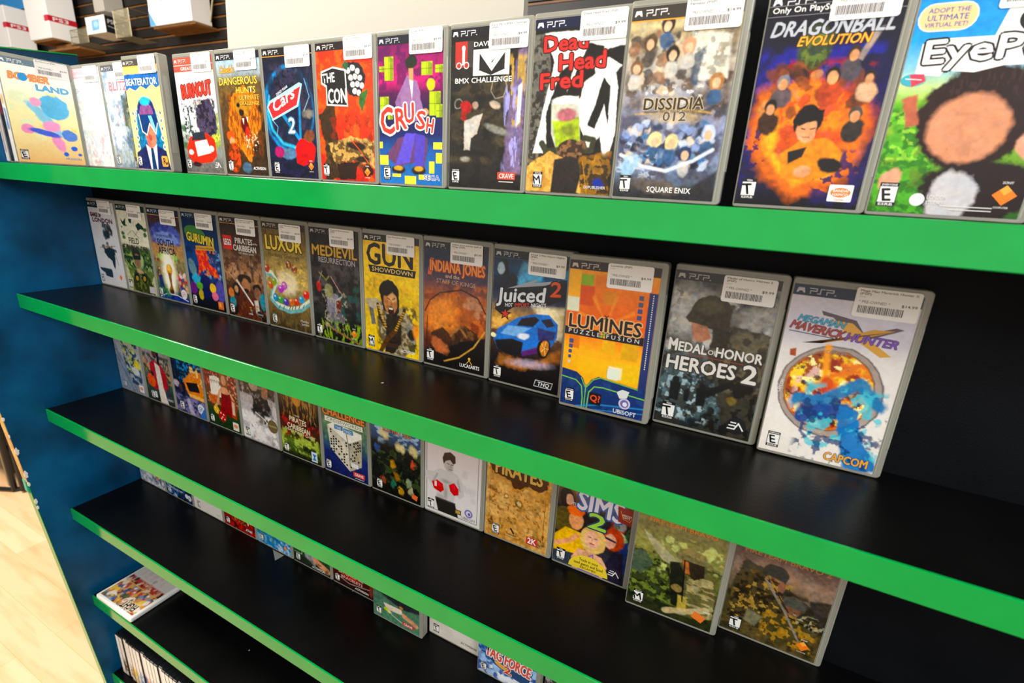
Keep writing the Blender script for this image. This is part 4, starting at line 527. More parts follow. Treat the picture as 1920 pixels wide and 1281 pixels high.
# ---- third shelf
@cover
def ball1(s):
    s.g((0, 'a8b0b8'), (90, 'b8bcc4'), (168, '8c98a4')); s.n('28405c', 8, .45, .1, .95, (30, 40, 90, 150)).n('c8d45c', 5, .6, .06, .8, (30, 50, 80, 120)).e(80, 100, 12, 12, 'e0d048', 2, 0, .9, 2).e(70, 116, 14, 9, 'd8dcdc', 3, 0, .9, 3).p([(0, 60), (30, 100), (60, 168), (0, 168)], '8c98a8', 4, .9).l([(0, 90), (30, 130), (50, 168)], 1.6, '38485c', 2).l([(4, 76), (50, 140), (64, 168)], 1, '38485c', 2)
    s.head('1c2430').esrb('E', 12, 138, 15).r(74, 146, 17, 17, 'f0e8e0', 2).o(82, 154, 6, 4, 'e89070')
@cover
def ball2(s):
    s.g((0, 'b0a8b4'), (80, 'a89c9c'), (100, '7c7458'), (120, '3c5c50'), (168, '2c2c28')); s.n('2c4838', 9, .5, .1, .9, (0, 60, 97, 140)).n('c89c74', 8, .58, .08, .8, (0, 70, 97, 120)).p([(26, 80), (40, 74), (66, 78), (80, 96), (82, 138), (68, 140), (30, 140), (22, 110)], 'a83038', 1.5, 1, 1.5).p([(44, 78), (60, 82), (64, 130), (74, 168), (46, 168), (44, 120)], 'dcd4cc', 1.5, 1, .8).e(48, 56, 9, 12, '5c3828', 1.2).e(48, 47, 9, 6, '14100e', 1.2).p([(56, 54), (64, 52), (62, 86), (54, 76)], '14100e', 1.5).e(22, 122, 15, 15, 'd86428', 1).l([(10, 118), (34, 126)], .6, '6c2c10', .6).l([(24, 108), (20, 136)], .6, '6c2c10', .6).e(30, 106, 5, 6, '2c1c18', 1.5).e(78, 146, 10, 16, '3c4450', 2)
    s.head('1c1c20').esrb('E', 14, 142, 18).r(28, 146, 8, 14, 'dcdce0').t('PS', 30, 152, 3, K).t('2K SPORTS', 92, 158, 4.5, 'dcdcdc', w_=26, al='r')
@cover
def nfs(s):
    s.g((0, '101824'), (60, '102844'), (90, '1c2c44'), (120, '2c3454'), (168, '3c4468')); s.n('3c9ce0', 7, .58, .08, .9, (20, 40, 97, 100), (1, .6)).n('0c1018', 8, .5, .1, .8, (0, 60, 50, 130)).p([(34, 92), (60, 74), (97, 66), (97, 124), (80, 128), (42, 118)], 'd8862c', 2, 1, 3).n('f8d898', 7, .6, .08, .9, (60, 60, 97, 100)).p([(42, 98), (80, 92), (86, 112), (50, 116)], '15161c', 1.5).p([(44, 120), (97, 122), (97, 130), (50, 128)], 'e8b46c', 3).n('8c84b0', 10, .52, .1, .8, (0, 130, 97, 168)).e(8, 106, 10, 8, 'c8c0cc', 3, 0, .8, 3).e(22, 114, 6, 10, '4c3c4c', 2, 0, .8, 2).p([(36, 136), (46, 134), (60, 168), (44, 168)], 'c0b8cc', 3, .8)
    s.head('14161c').esrb('E', 12, 138, 20).ea(82, 148, 11, 'd8dce8', '3c6cb0').q([(78, 162), (97, 140), (97, 168), (76, 168)], '2c6cb8')
@cover
def poker(s):
    s.g((0, '7c2c2c'), (50, '6c3428'), (80, '7c4434'), (110, '5c4c2c'), (140, '24401c'), (168, '1c3418')); s.n('c85c4c', 6, .58, .06, .8, (0, 50, 97, 90)).n('e0a88c', 5, .62, .06, .8, (0, 50, 97, 120))
    for i, a in enumerate((-.5, -.25, 0, .22, .45)): s.p([(18 + i * 6, 62 + abs(i - 2) * 1.5), (30 + i * 6, 62 + abs(i - 2) * 1.5), (27 + i * 5, 104), (17 + i * 5, 104)], 'eeeae0', .8).l([(22 + i * 6, 72), (24 + i * 6, 78)], 2.4, '14100e').l([(29.5 + i * 6, 64), (26 + i * 5, 100)], .5, '6c6458')
    s.p([(8, 104), (36, 100), (40, 118), (14, 124)], 'c86c3c', 3, .9, 3).e(60, 66, 12, 22, '8c5c34', 2, 0, 1, 1).e(60, 66, 7, 10, 'dca488', 1.2).p([(50, 84), (72, 84), (82, 100), (76, 140), (40, 136), (46, 110)], '8c1c24', 1.5, 1, 1).p([(44, 88), (54, 80), (66, 80), (76, 90), (66, 94), (52, 94)], 'd8a080', 1.5).l([(44, 92), (34, 118), (24, 130)], 6, 'd8a080', 1.5).l([(78, 92), (86, 110)], 6, 'd8a080', 1.5).e(28, 134, 9, 9, 'd8b038', 1).e(44, 144, 12, 12, 'b82424', 1)
    for x, y in ((40, 138), (48, 140), (44, 146), (40, 150), (50, 150), (24, 130), (30, 136)): s.e(x, y, 1.7, 1.7, 'f0e4d8', .7)
    s.p([(76, 100), (90, 104), (88, 142), (74, 138)], 'a8481c', 1.5).p([(78, 104), (86, 106), (84, 134), (77, 132)], 'e0d0c0', 2, .8, 1)
    s.head('1c1c20').t('POKER', 10, 50, 14, 'd8a850', w_=76).esrb('T', 6, 144, 17).r(74, 148, 17, 17, 'e8ddd0', 2).o(82, 156, 6, 4, 'e08c60')
@cover
def prince(s):
    s.g((0, '4c3424'), (50, '5c4028'), (70, 'b8b0b0'), (168, 'c8c4c4')); s.n('3c2c20', 9, .48, .1, .9, (0, 40, 97, 76)).p([(26, 60), (60, 58), (90, 64), (84, 100), (70, 122), (54, 132), (30, 112), (34, 86)], '2c2826', 3, 1, 5).n('8c8480', 9, .55, .1, .7, (30, 70, 90, 130)).e(40, 54, 12, 12, 'b8a090', 2, 0, .9, 2).e(70, 62, 9, 12, 'a87858', 3, 0, .8, 3).l([(40, 108), (64, 118), (82, 140)], 1.6, 'e8e4e0', 2).n('f0ecea', 14, .5, .15, .8, (0, 110, 97, 168)).n('8c8888', 10, .6, .1, .6, (20, 120, 97, 168))
    for i in range(7): s.l([(76 + i * 2, 74), (90 + i * 2, 110)], .7, 'e4e0e0', .8)
    s.head('201c1c').t('PRINCE OF PERSIA', 8, 44, 8, 'c8b894', w_=82).esrb('T', 6, 142, 17).o(84, 126, 13, 13, '6c5c34').t('GOLD EDITION', 84, 127, 3, 'c8b878', w_=20, al='c')
@cover
def pirate(s):
    s.g((0, '3c2818'), (60, '4c3218'), (76, '1c1410'), (100, '4c1c14'), (124, '3c2c14'), (140, '5c742c'), (168, '10140c')); s.n('0c0c0a', 8, .52, .08, .9, (0, 60, 97, 100)).n('a87c3c', 6, .6, .06, .8, (10, 50, 90, 94), (.5, 2)).n('a82c18', 9, .55, .1, .8, (4, 90, 97, 130)).n('a8b858', 10, .5, .12, .95, (0, 118, 92, 158)).n('14180c', 7, .52, .08, .9, (40, 140, 97, 168)).e(46, 56, 10, 12, 'c89048', 2, 0, .9, 2).l([(76, 50), (78, 92)], .8, 'c0b890')
    s.head('1c1814').t('DISNEY', 44, 88, 2.8, 'd8ccb0', al='c').t('PIRATES', 24, 99, 9.5, 'e8d8b0', w_=42, ol='2c1408', rot=.06).t('of the', 46, 104, 3, 'e8d8b0').t('CARIBBEAN', 18, 113, 9.5, 'e8d8b0', w_=56, ol='2c1408', rot=.06).t("DEAD MAN'S CHEST", 12, 119, 5, 'e8d8b0', w_=74, rot=.05).esrb('T', 6, 142, 17).r(74, 146, 14, 19, 'd0dce8').q([(76, 150), (86, 150), (82, 156), (86, 162), (76, 162), (80, 156)], '2c6cb8')
@cover
def cross(s):
    s.g((0, '3c5c3c'), (80, '5c7c5c'), (110, '3c5c6c'), (130, '24306c'), (168, '20285c')); s.n('6c8c6c', 12, .55, .1, .6, (0, 60, 97, 110)); s.p([(10, 82), (26, 73), (86, 80), (86, 88), (58, 104)], 'e8e6dc', .8).p([(10, 82), (56, 104), (58, 156), (16, 124)], 'cfc9b8', .8).p([(58, 104), (86, 88), (84, 140), (58, 156)], 'b4ac98', .8)
    rr = random.Random(4)
    for i in range(46):
        a, b = rr.randint(1, 7), rr.randint(0, 8); x = 11 + a * 5.6; y = 84 + a * 2.7 + b * (4.4 + a * .1); s.r(x, y, 3.4, 3.2, '22241f')
    for i in range(34):
        a, b = rr.randint(0, 5), rr.randint(0, 8); x = 60 + a * 4.2; y = 103 - a * 2.2 + b * 5.2; s.r(x, y, 2.8, 3.4, '22241f')
    s.head('1c1c20').t('BRAIN', 6, 40, 16, 'e8822c', w_=60, ol='8c3c10').t('CHALLENGE', 2, 62, 13, 'e8822c', w_=92, ol='8c3c10').q([(7, 65), (90, 65), (90, 74), (7, 74)], 'e8ecdc').t('CROSSWORDS', 11, 72, 5.6, '3c5c3c', w_=76, b=0).r(28, 76, 18, 8, '2c7cb8').r(48, 78, 20, 8, '2c7cb8').t('THE', 30, 83, 5, 'c8dce8', w_=13).t('TIMES', 49, 85, 5, 'c8dce8', w_=17).k([(54, 86), (56, 102)], 1, '7c4c3c').esrb('E', 5, 142, 17).r(62, 128 + 9, 16, 8, 'dcdce0', 2).r(66, 152, 25, 9, 'd0382c').t('CRAVE', 69, 159, 5, Wt, w_=19).r(70, 163, 19, 1, 'd8d4d0')
@cover
def ratchet(s):
    s.g((0, '3c6ca0'), (46, '3c5c84'), (66, '2c4c74'), (84, '20241c'), (168, '10100e')); s.n('a8c4dc', 10, .56, .1, .9, (0, 40, 97, 80), (2, 1)).n('0c0f0c', 10, .5, .1, .8, (0, 76, 97, 168)).n('3c4c24', 8, .6, .06, .7, (0, 80, 97, 150))
    for x, y in ((30, 66), (22, 62), (54, 78), (62, 80), (80, 76), (86, 80)): s.e(x, y, 5, 7, 'd8cc98', 4, 0, .9, 2)
    for x, y, c in ((14, 90, '3c5c9c'), (44, 112, 'c89434'), (50, 132, '9c6c28'), (42, 148, '2c6c54'), (24, 146, 'a84c34'), (74, 136, '8c9c78'), (78, 150, 'a8a480'), (58, 156, 'c8a040'), (84, 102, 'c85c40')): s.e(x, y, 5, 7, c, 3, 0, .85, 5)
    s.head('1c1c20').t('SIZE MATTERS', 24, 58, 7, 'e07c24', w_=56, ol='2c1408').esrb('E', 10, 142, 17).q([(82, 152), (92, 154), (90, 163), (80, 160)], 'e8642c')
@cover
def boxer(s):
    s.g((0, 'd8ccd0'), (70, 'd4cccc'), (168, 'd8d6d2')); s.l([(3, 0), (3, 163), (92, 163), (92, 0)], .8, '24202a', .5).n('b8b4b8', 14, .58, .12, .4, (56, 80, 92, 130))
    s.p([(14, 98), (26, 90), (38, 90), (44, 86), (58, 92), (66, 102), (70, 122), (62, 130), (54, 124), (52, 144), (20, 144), (22, 122), (10, 118), (0, 110), (2, 100)], 'c4c0be', 1.2, 1, .4).e(38, 108, 8, 3, '94908e', 4, 0, .8).e(37, 128, 3, 12, '9a9694', 4, 0, .8).l([(22, 100), (16, 112), (26, 126)], 2, '8a8684', 3, .8).l([(58, 100), (62, 116)], 2, '8a8684', 3, .8).e(28, 138, 7, 5, 'a09c9a', 4, 0, .6)
    s.p([(18, 140), (54, 140), (60, 163), (24, 163)], '26231f', 1).l([(20, 141), (54, 141)], 2, '4a4642').e(42, 78, 8, 11.5, 'b8b2ae', 1, .1).e(45, 84, 5, 5, 'a09a96', 3, 0, .6).p([(31, 70), (34, 61), (44, 57), (53, 62), (54, 72), (50, 76), (44, 70), (36, 74), (33, 80)], '3a2622', 1, 1, .5).l([(39, 77), (43, 77.6)], 1.2, '3c3836', .6).l([(46, 77.6), (50, 77)], 1.2, '3c3836', .6).l([(45, 78), (46, 82)], .8, '7c7672', .6).l([(43, 86), (48, 86)], .9, '5c4e4c', .6)
    s.p([(12, 116), (22, 110), (32, 114), (34, 124), (28, 130), (16, 127)], 'c01c28', 1, 1, .5).p([(43, 112), (52, 106), (60, 114), (60, 124), (52, 128), (45, 122)], 'c01c28', 1, 1, .5).e(24, 117, 5, 3, 'dc4450', 3, .3, .7).e(52, 114, 3, 5, 'dc4450', 3, 0, .7).r(17, 113, 4, 9, 'dcd4d0')
    s.head('1c1c20').esrb('T', 5, 142, 17).r(54, 149, 11, 8, '3c2c1c').r(55.5, 150.5, 8, 5, 'b8943c').o(78, 149, 7, 7, '7c74b0').o(78, 149, 4.4, 4.4, 'd0ccdc').o(79, 149.5, 2.4, 2.4, '5c54a0').t('UBISOFT', 90, 161, 4.4, '5c5870', w_=24, al='r', b=0)
@cover
def map_(s):
    s.g((0, '8c6434'), (60, 'c09458'), (110, 'cca064'), (168, 'c09050')); s.n('a87c40', 9, .56, .1, .6).n('d8b074', 14, .55, .12, .7).p([(4, 30), (93, 30), (93, 66), (78, 76), (64, 70), (56, 80), (44, 80), (34, 70), (20, 66), (4, 62)], '4c2c14', 1.5, 1, 2).l([(6, 56), (6, 64), (22, 68), (36, 70), (42, 80), (52, 82), (60, 74), (76, 74), (88, 80), (94, 70), (92, 60)], 2, 'c09040', 1.2, 1, 3).l([(6, 78), (6, 160), (90, 160), (90, 82)], .5, '6c4420', .5)
    for x, y, q in ((32, 96, 4), (52, 102, 6)): s.e(x, y, q, q, '8c6838', 1.5).e(x, y, q * .6, q * .6, 'd8c08c', 1.5)
    s.n('6c4420', 4, .66, .03, .6, (4, 84, 92, 160)).n('5c3814', 5, .6, .05, .8, (3, 136, 14, 164)).n('5c3814', 5, .6, .05, .8, (82, 136, 94, 164))
    s.head('1c1c20').t("SID MEIER'S", 26, 40, 6, 'd8c08c', w_=46).t('PIRATES', 12, 64, 22, 'd8a848', w_=72, ol='3c2008').esrb('E', 12, 138, 17).k([(42, 146), (46, 152)], 2.6, '3c2c1c').t('FIRAXIS', 44, 157, 2.6, '3c2c1c', al='c').r(66, 148, 17, 12, 'c8342c').t('2K', 74.5, 158, 9, Wt, w_=13, al='c')
@cover
def sims(s):
    s.g((0, '7c5c44'), (56, '6c4c38'), (80, '241c20'), (120, '2c2428'), (168, '3c4654')); s.n('a87840', 8, .58, .1, .7, (10, 46, 60, 66))
    s.p([(0, 84), (20, 78), (30, 110), (10, 120), (0, 118)], '5c5024', 2, 1, 2).e(12, 66, 10, 14, '1c1412', 1.5).e(16, 68, 5, 8, 'd8a88c', 1.2).p([(0, 126), (14, 110), (40, 112), (44, 144), (0, 150)], 'e0b434', 1.5).e(27, 96, 10, 13, 'd89c70', 1.5).e(26, 82, 11, 8, 'e07428', 1.5, 0, 1, 2).l([(2, 140), (22, 128), (30, 118)], 7, 'd8a078', 1.5).e(82, 88, 10, 14, '9c3434', 3, 0, 1, 4).e(84, 82, 8, 7, '8c8c8c', 2, 0, .9, 2).l([(78, 90), (90, 96), (96, 108)], 6, 'a8c490', 2).n('3c5c34', 5, .56, .06, .8, (76, 74, 97, 100))
    s.p([(86, 108), (97, 100), (97, 150), (88, 140)], '2c3c74', 2).p([(72, 140), (80, 122), (92, 120), (97, 168), (64, 168)], '241f34', 1.5).e(78, 104, 13, 17, 'b04820', 1.5, 0, 1, 1).e(74, 108, 8, 11, 'd8a48c', 1.2).l([(67, 105), (80, 107)], 3, '3c3444', 1)
    s.e(52, 116, 17, 20, 'd8b878', 1.5, 0, 1, 1).e(51, 116, 9.5, 13, 'e4b498', 1.2).p([(26, 152), (34, 136), (48, 134), (66, 138), (74, 150), (70, 168), (28, 168)], 'dcac8c', 1.5).p([(36, 146), (52, 150), (66, 146), (66, 168), (36, 168)], '8c6cb8', 1.2).l([(44, 148), (54, 138), (56, 150)], 1.4, '8c6cb8').l([(46, 113), (49, 113)], 1.2, '3c3040').l([(54, 113), (57, 113)], 1.2, '3c3040').l([(49, 122), (54, 122)], 1.4, 'a8404c').l([(51, 115), (51, 119)], .7, 'b88468')
    s.head('1c1c20').t('THE', 20, 74, 4, 'e0d8e0').t('SIMS', 26, 76, 27, 'dcd4e0', w_=60, ol='3c5c98', rot=.04).t('2', 42, 98, 22, '9cd03c', w_=26, ol='1c3c5c').q([(78, 54), (97, 56), (97, 78), (80, 76)], '8c2018').k([(82, 60), (86, 70), (94, 72), (97, 66)], .7, 'd8943c').t('GREATEST', 84, 66, 2.6, 'e0d8c8', w_=12).t('HITS', 86, 69, 2.6, 'e0d8c8', w_=8).esrb('T', 5, 140, 18)
    s.q([(50 + 27 * math.cos(t), 166 - 23 * math.sin(t)) for t in [math.pi * i / 20 for i in range(21)]], 'e8cc2c').t('Trade in your', 50, 153, 4.4, '1c1a10', w_=26, al='c').t('used games and Save!', 50, 159, 4.4, '1c1a10', w_=40, al='c').t('EBGAMES', 50, 164, 3, '1c1a10', w_=22, al='c').ea(84, 154, 9, '241f34')
@cover
def fire1(s):
    s.g((0, '6c6848'), (50, '7c7850'), (80, '8c8c50'), (110, '3c4424'), (168, '2c3018')); s.n('c8d088', 9, .55, .1, .8, (30, 56, 97, 110)).n('1c2412', 9, .5, .1, .9, (0, 84, 97, 160)).n('74843c', 5, .56, .06, .8, (0, 90, 97, 150)).p([(8, 60), (26, 70), (50, 88), (46, 96), (34, 94), (18, 76)], 'a8a484', 1.5, 1, 1).p([(46, 84), (64, 82), (70, 92), (50, 96)], '8c8c6c', 1.5, .9, 2)
    s.p([(50, 90), (60, 82), (78, 84), (92, 100), (96, 150), (80, 158), (60, 160), (54, 130)], '4c5030', 1.5, 1, 1).p([(62, 96), (84, 92), (94, 108), (95, 150), (78, 156), (66, 140)], 'b0a478', 2, .8, 3).n('5c5a34', 6, .5, .06, .9, (58, 90, 96, 156), (2, .6))
    s.e(66, 74, 15, 8, '94885c', 1.2, .05, 1, 1).p([(46, 78), (54, 75), (84, 78), (90, 84), (66, 84), (48, 83)], '7c7450', 1).p([(54, 83), (78, 83), (80, 98), (70, 106), (58, 98)], '2c2418', 1.2, 1, .5).p([(54, 84), (61, 84), (63, 94), (65, 100), (59, 100)], 'a8683c', 1.2).p([(42, 92), (52, 88), (60, 104), (62, 130), (58, 150), (50, 148), (46, 124)], '1c2014', 1.5, 1, 1).e(54, 124, 6, 5, '8c7c50', 1.5).p([(56, 132), (66, 132), (68, 154), (58, 154)], 'b09c50', 1.2, 1, .5).l([(46, 160), (64, 154), (88, 140)], 8, 'c0b088', 2, .95, 2).p([(0, 92), (12, 88), (24, 104), (12, 122), (0, 118)], '4c5c48', 1.5, 1, 2).l([(57, 84), (62, 140)], 1.6, '0c0e0c')
    s.head('1c1c20').t('SOCOM', 12, 27, 13, 'd0d0c0', w_=72).t('U.S. NAVY SEALS', 14, 34, 4.6, 'c8c8b8', w_=68).t('FIRETEAM BRAVO', 12, 46, 5.6, 'd87c24', w_=74).esrb('M', 7, 138, 18).q([(78, 146), (90, 151), (86, 160), (74, 155)], 'e87428').t('SONY', 86, 144, 2, Wt)
@cover
def fire2(s):
    s.g((0, '5c4c44'), (56, '6c5854'), (74, '9c8474'), (92, '84705c'), (120, '4c4428'), (168, '5c5030')); s.p([(10, 66), (40, 74), (60, 90), (97, 108), (97, 130), (0, 120)], '3c3a2c', 2, .9, 3).p([(78, 92), (97, 88), (97, 130), (80, 126)], '34302a', 2, .9, 2).n('2c2a18', 9, .5, .1, .8, (0, 90, 97, 168)).p([(58, 98), (70, 96), (74, 100), (64, 102)], 'c8b494', 1)
    s.e(42, 74, 13, 11, '3c3c38', 1.2, .1).p([(36, 78), (56, 82), (52, 96), (42, 92)], '8c6450', 1.5).p([(10, 84), (24, 74), (36, 82), (42, 98), (56, 110), (50, 122), (36, 120), (32, 150), (8, 140), (4, 110)], '4c4228', 1.5, 1, 2).n('a88c4c', 5, .55, .06, .9, (6, 80, 60, 150)).n('241c12', 5, .55, .06, .9, (6, 80, 60, 150)).e(66, 104, 11, 9, '54544c', 1.2, .1).p([(58, 108), (74, 110), (70, 120), (60, 120)], '7c5844', 1.5).p([(44, 124), (80, 120), (88, 140), (60, 164), (40, 150)], '4c4424', 1.5, 1, 3).n('a8843c', 5, .56, .06, .85, (40, 118, 92, 160)).l([(34, 84), (58, 116), (78, 148)], 2.4, '8c8478', 1).l([(44, 92), (62, 116)], 1.6, '342c24', 1).l([(64, 122), (92, 128)], 2, '1c1a16', 1).n('a8a084', 4, .6, .05, .9, (66, 112, 97, 128)).p([(24, 130), (40, 134), (34, 150), (22, 146)], '74745c', 2)
    s.head('1c1c20').t('SOCOM', 12, 42, 14, 'c8c4b8', w_=72).t('FIRETEAM BRAVO 2', 8, 57, 6.4, 'b07430', w_=82).esrb('T', 9, 138, 18).sony(83, 152, 6.5)
# ---- fourth shelf: only the lower strip shows
@cover
def snow(s):
    s.g((0, 'a8b4c8'), (168, 'b8bcc4')); s.n('7c8ca8', 5, .54, .08, .8).n('e8e8ec', 6, .58, .08, .8).n('2c3038', 5, .62, .05, .8, (20, 60, 97, 160)).e(72, 140, 6, 10, 'd8804c', 2, 0, .9, 2); s.head().t('SNOW', 20, 50, 14, '3c5c8c', w_=56)
@cover
def hockey(s):
    s.g((0, '24344c'), (168, '1c2c44')); s.n('a8c4e0', 7, .56, .08, .9, (0, 60, 40, 168)).n('3c6cb0', 5, .58, .06, .9).n('0c141c', 10, .52, .1, .8, (30, 80, 80, 168)); s.head().esrb('E', 6, 140).t('FACE OFF', 30, 150, 5, 'd8dce0', w_=34).o(78, 152, 6, 6, 'd8dce8').ea(88, 154, 7, 'd8dce8', '3c5c9c')
@cover
def plain(s):
    s.g((0, 'd8d4d0'), (168, 'd8d4d0')); s.e(48, 130, 8, 6, 'b87850', 2); s.head().t('BRAIN AGE', 16, 60, 10, '4c5c8c', w_=64).esrb('E', 10, 142).t('SEGA', 78, 161, 3, 'c88c8c')
@cover
def red(s):
    s.g((0, '3c1418'), (120, '4c1c1c'), (150, '8c2420'), (168, 'a83028')); s.n('140c0c', 8, .5, .1, .9).n('4c7c4c', 5, .6, .05, .8, (20, 100, 70, 150)).n('c89434', 4, .62, .05, .8, (30, 100, 70, 150)).n('c8342c', 7, .52, .1, .9, (20, 140, 90, 168)); s.head().esrb('T', 6, 140).t('ATARI', 88, 161, 6, Wt, w_=20, al='r').t('V', 74, 146, 8, Wt)
@cover
def ocean(s):
    s.g((0, '2c6c9c'), (168, '3c84b8')); s.n('7cb0d4', 8, .54, .1, .9).n('3c6c54', 12, .55, .1, .7, (10, 120, 50, 168)).n('c8d4dc', 6, .6, .08, .8, (60, 110, 97, 168)); s.head().t('AQUA', 20, 50, 14, 'd8e8f0', w_=56).esrb('E', 6, 142).sony(82, 154, 5)
@cover
def golf(s):
    s.g((0, '2c5c34'), (140, '2c4c30'), (168, '2c2c28')); s.l([(20, 60), (24, 146), (4, 146)], 1.2, 'b8c4ac', .8).p([(30, 130), (44, 128), (66, 150), (58, 160), (32, 148)], '9c9ca0', 1.5, 1, 1).l([(60, 146), (90, 158)], 14, 'd09878', 2, 1, 2).n('24281c', 8, .5, .1, .6, (0, 150, 97, 168)); s.head().esrb('E', 7, 138).t('ACTIVISION', 84, 165, 5, Wt, w_=34, al='r')
@cover
def brace(s):
    s.g((0, '4c1c18'), (120, '6c2018'), (168, '201a1a')); s.e(44, 100, 44, 50, '9c2c20', 2).n('c84c34', 6, .58, .08, .6, (4, 60, 86, 140)).l([(10, 150), (40, 158), (88, 150)], 1, 'c8c4bc', .8).e(92, 150, 4, 14, '8c4434', 2); s.head().t('WORLD SERIES OF', 12, 122, 5, 'd8a08c', w_=66).t('POKER', 20, 112, 10, 'e0c8a8', w_=52).t('BATTLE FOR THE', 14, 142, 4.5, 'e0b8a8', w_=60).t('BRACELETS', 20, 151, 6, 'e8b8a4', w_=52).esrb('T', 5, 136).t('ACTIVISION', 86, 163, 4.4, Wt, w_=32, al='r')
@cover
def cards(s):
    s.g((0, '3c5c54'), (110, '4c6c5c'), (168, '5c8c70')); s.p([(10, 60), (60, 50), (97, 70), (97, 124), (60, 132), (20, 118), (0, 110)], '2c3034', 3, 1, 3).e(60, 128, 4, 3, 'b88c4c', 1.5).p([(22, 134), (60, 132), (64, 142), (28, 146)], 'd8ccc0', 1).l([(66, 142), (90, 150)], 9, 'd8a080', 2, 1, 2).e(28, 146, 6, 3.5, 'b8cc3c', 1).e(34, 149, 5, 3, 'd8c88c', 1).l([(38, 152), (64, 160)], 1.4, 'c8d4cc', 1); s.head().t('POKER', 16, 46, 12, 'd8d0c0', w_=60).esrb('T', 6, 132).r(62, 154, 24, 8, 'c83c34').t('CRAVE', 65, 160.5, 4.6, Wt, w_=18)
@cover
def white_(s):
    s.g((0, 'e0dcd6'), (168, 'dcd8d0')); s.n('c8c4bc', 20, .6, .2, .4); s.head().t('HEROES', 12, 60, 12, '8c2c2c', w_=70).esrb('T', 8, 134).t('ACTIVISION', 92, 161, 4.6, '3c3a38', w_=30, al='r')
@cover
def tag_(s):
    s.g((0, '2c5ca0'), (110, '2c6cb0'), (168, 'b8c4dc')); s.n('a8c8e8', 8, .55, .08, .9).n('1c4c94', 8, .58, .08, .8).n('e8ecf0', 10, .56, .1, .9, (20, 140, 97, 168)); s.head('2c2c34').q([(6, 100), (40, 112), (70, 118), (92, 124), (84, 154), (56, 150), (30, 142), (18, 134)], '2c4c7c')
    s.t('TAG FORCE', 12, 130, 20, 'd85044', w_=76, ol='f0e4e0', rot=.08).t('2', 44, 148, 13, 'c83430', w_=14, ol='f0d8c0').o(40, 139, 12, 4, 'e0a84c', rot=.3).esrb('E', 5, 142, 15).t('GX', 70, 112, 7, 'd89434')
@cover
def stripe(s):
    s.g((0, 'b8b4b0'), (168, 'a8a4a0')); s.n('3c3834', 7, .52, .08, .9).l([(8, 0), (8, 168)], 1, K); s.head().esrb('T', 12, 138)
# ---------------------------------------------------------------- the place: floor, walls
MB().box((-8, -4, -1.56), (3.2, 2.1, -1.5)).obj('floor', M['floor'], None, kind='structure')
wb = MB().box((-8, 2.0, -1.5), (3.2, 2.06, 2.3)).obj('wall_back', M['slat'], None, kind='structure')
b = MB(); lp = MB(); z = -1.46; SL = .0757
while z < 2.2:
    b.box((-8, 1.982, z + .016), (3.2, 2.0, z + SL)); lp.box((-8, 1.978, z + SL - .002), (3.2, 1.999, z + SL + .0075)); z += SL
b.obj('slat_board', M['slat'], wb); lp.obj('slat_lip', M['sliplip'], wb)
# ---------------------------------------------------------------- shelving unit
ZS = [0, -.2359, -.4754, -.7137, -.9513, -1.1942, -1.40]
X1 = 2.5; TH = .0267; YF = -.1515
unit = empty('shelving_unit', (0, 0, -1.5), label='long black shelving unit with green shelf edges and navy end panel', category='shelving')
def part(mb, name, m, parent=unit, **k):
    o = mb.obj(name, m, parent, **k); o.matrix_parent_inverse = Matrix.Translation((0, 0, 1.5)) if parent is unit else Matrix(); return o
sp = part(MB().prism([(-.1565, -1.5), (-.1589, -1.28), (-.2129, -.5), (-.2595, .168), (.018, .203), (.018, -1.5)], 0, -.018, 0), 'side_panel', M['navy'])
part(MB().prism([(-.1600, -1.28), (-.1589, -1.28), (-.2045, -.62), (-.2056, -.62)], 0, -.0178, .0004), 'edge_band', M['green'], sp)
part(MB().prism([(-.2056, -.618), (-.2045, -.618), (-.2595, .168), (-.2606, .168)], 0, -.0178, .0003), 'bare_edge', M['rawwood'], sp)
part(MB().prism([(-.2600, .1685), (-.2600, .1705), (.018, .2055), (.018, .2035)], 0, -.018, .0012), 'top_band', M['green'], sp)
part(MB().prism([(-.2065, -.640), (-.2035, -.648), (-.2056, -.612), (-.2068, -.615)], 0, -.0178, -.006), 'band_scrap', M['teal'], sp)
rr = random.Random(3)
for zz, n_ in ((-.472, 2), (-.51, 1), (-.545, 5), (-.60, 5), (-.622, 2), (-.665, 3), (-.68, 2)):
    cb = MB(); y = -.2129 - .0692 * (zz + .5); o = []
    for k in range(n_ * 2):
        a_ = math.pi * k / (n_ * 2 - 1) if n_ > 0 else 0; r_ = rr.uniform(.7, 1.2) * (.0014 + .0009 * n_)
        o.append((y + .0005 + r_ * math.sin(a_) * .7, zz + r_ * math.cos(a_) * 1.5))
    if n_ > 1 or True: cb.prism([(y - .0012, zz + .003), *o, (y - .0012, zz - .003)], 0, -.001, .0014)
    part(cb, 'glue_chip', M['chip'], sp)
part(MB().box((0, 0, -1.5), (X1, .018, .1795)), 'back_panel', M['backing'])
part(MB().box((X1, YF - .02, -1.5), (X1 + .018, .018, .2)), 'side_panel', M['navy'])
for zz in ZS:
    sh = part(MB().box((.0003, YF + .003, zz - TH), (X1 - .0003, -.0003, zz)), 'shelf', M['black'])
    part(MB().box((.0006, YF, zz - TH), (X1 - .0006, YF + .003, zz + .0004), .0005, 1), 'green_edging', M['green'], sh)
part(MB().box((.0003, YF + .06, -1.5), (X1 - .0003, YF + .075, ZS[-1] - TH)), 'kick_board', M['black'])
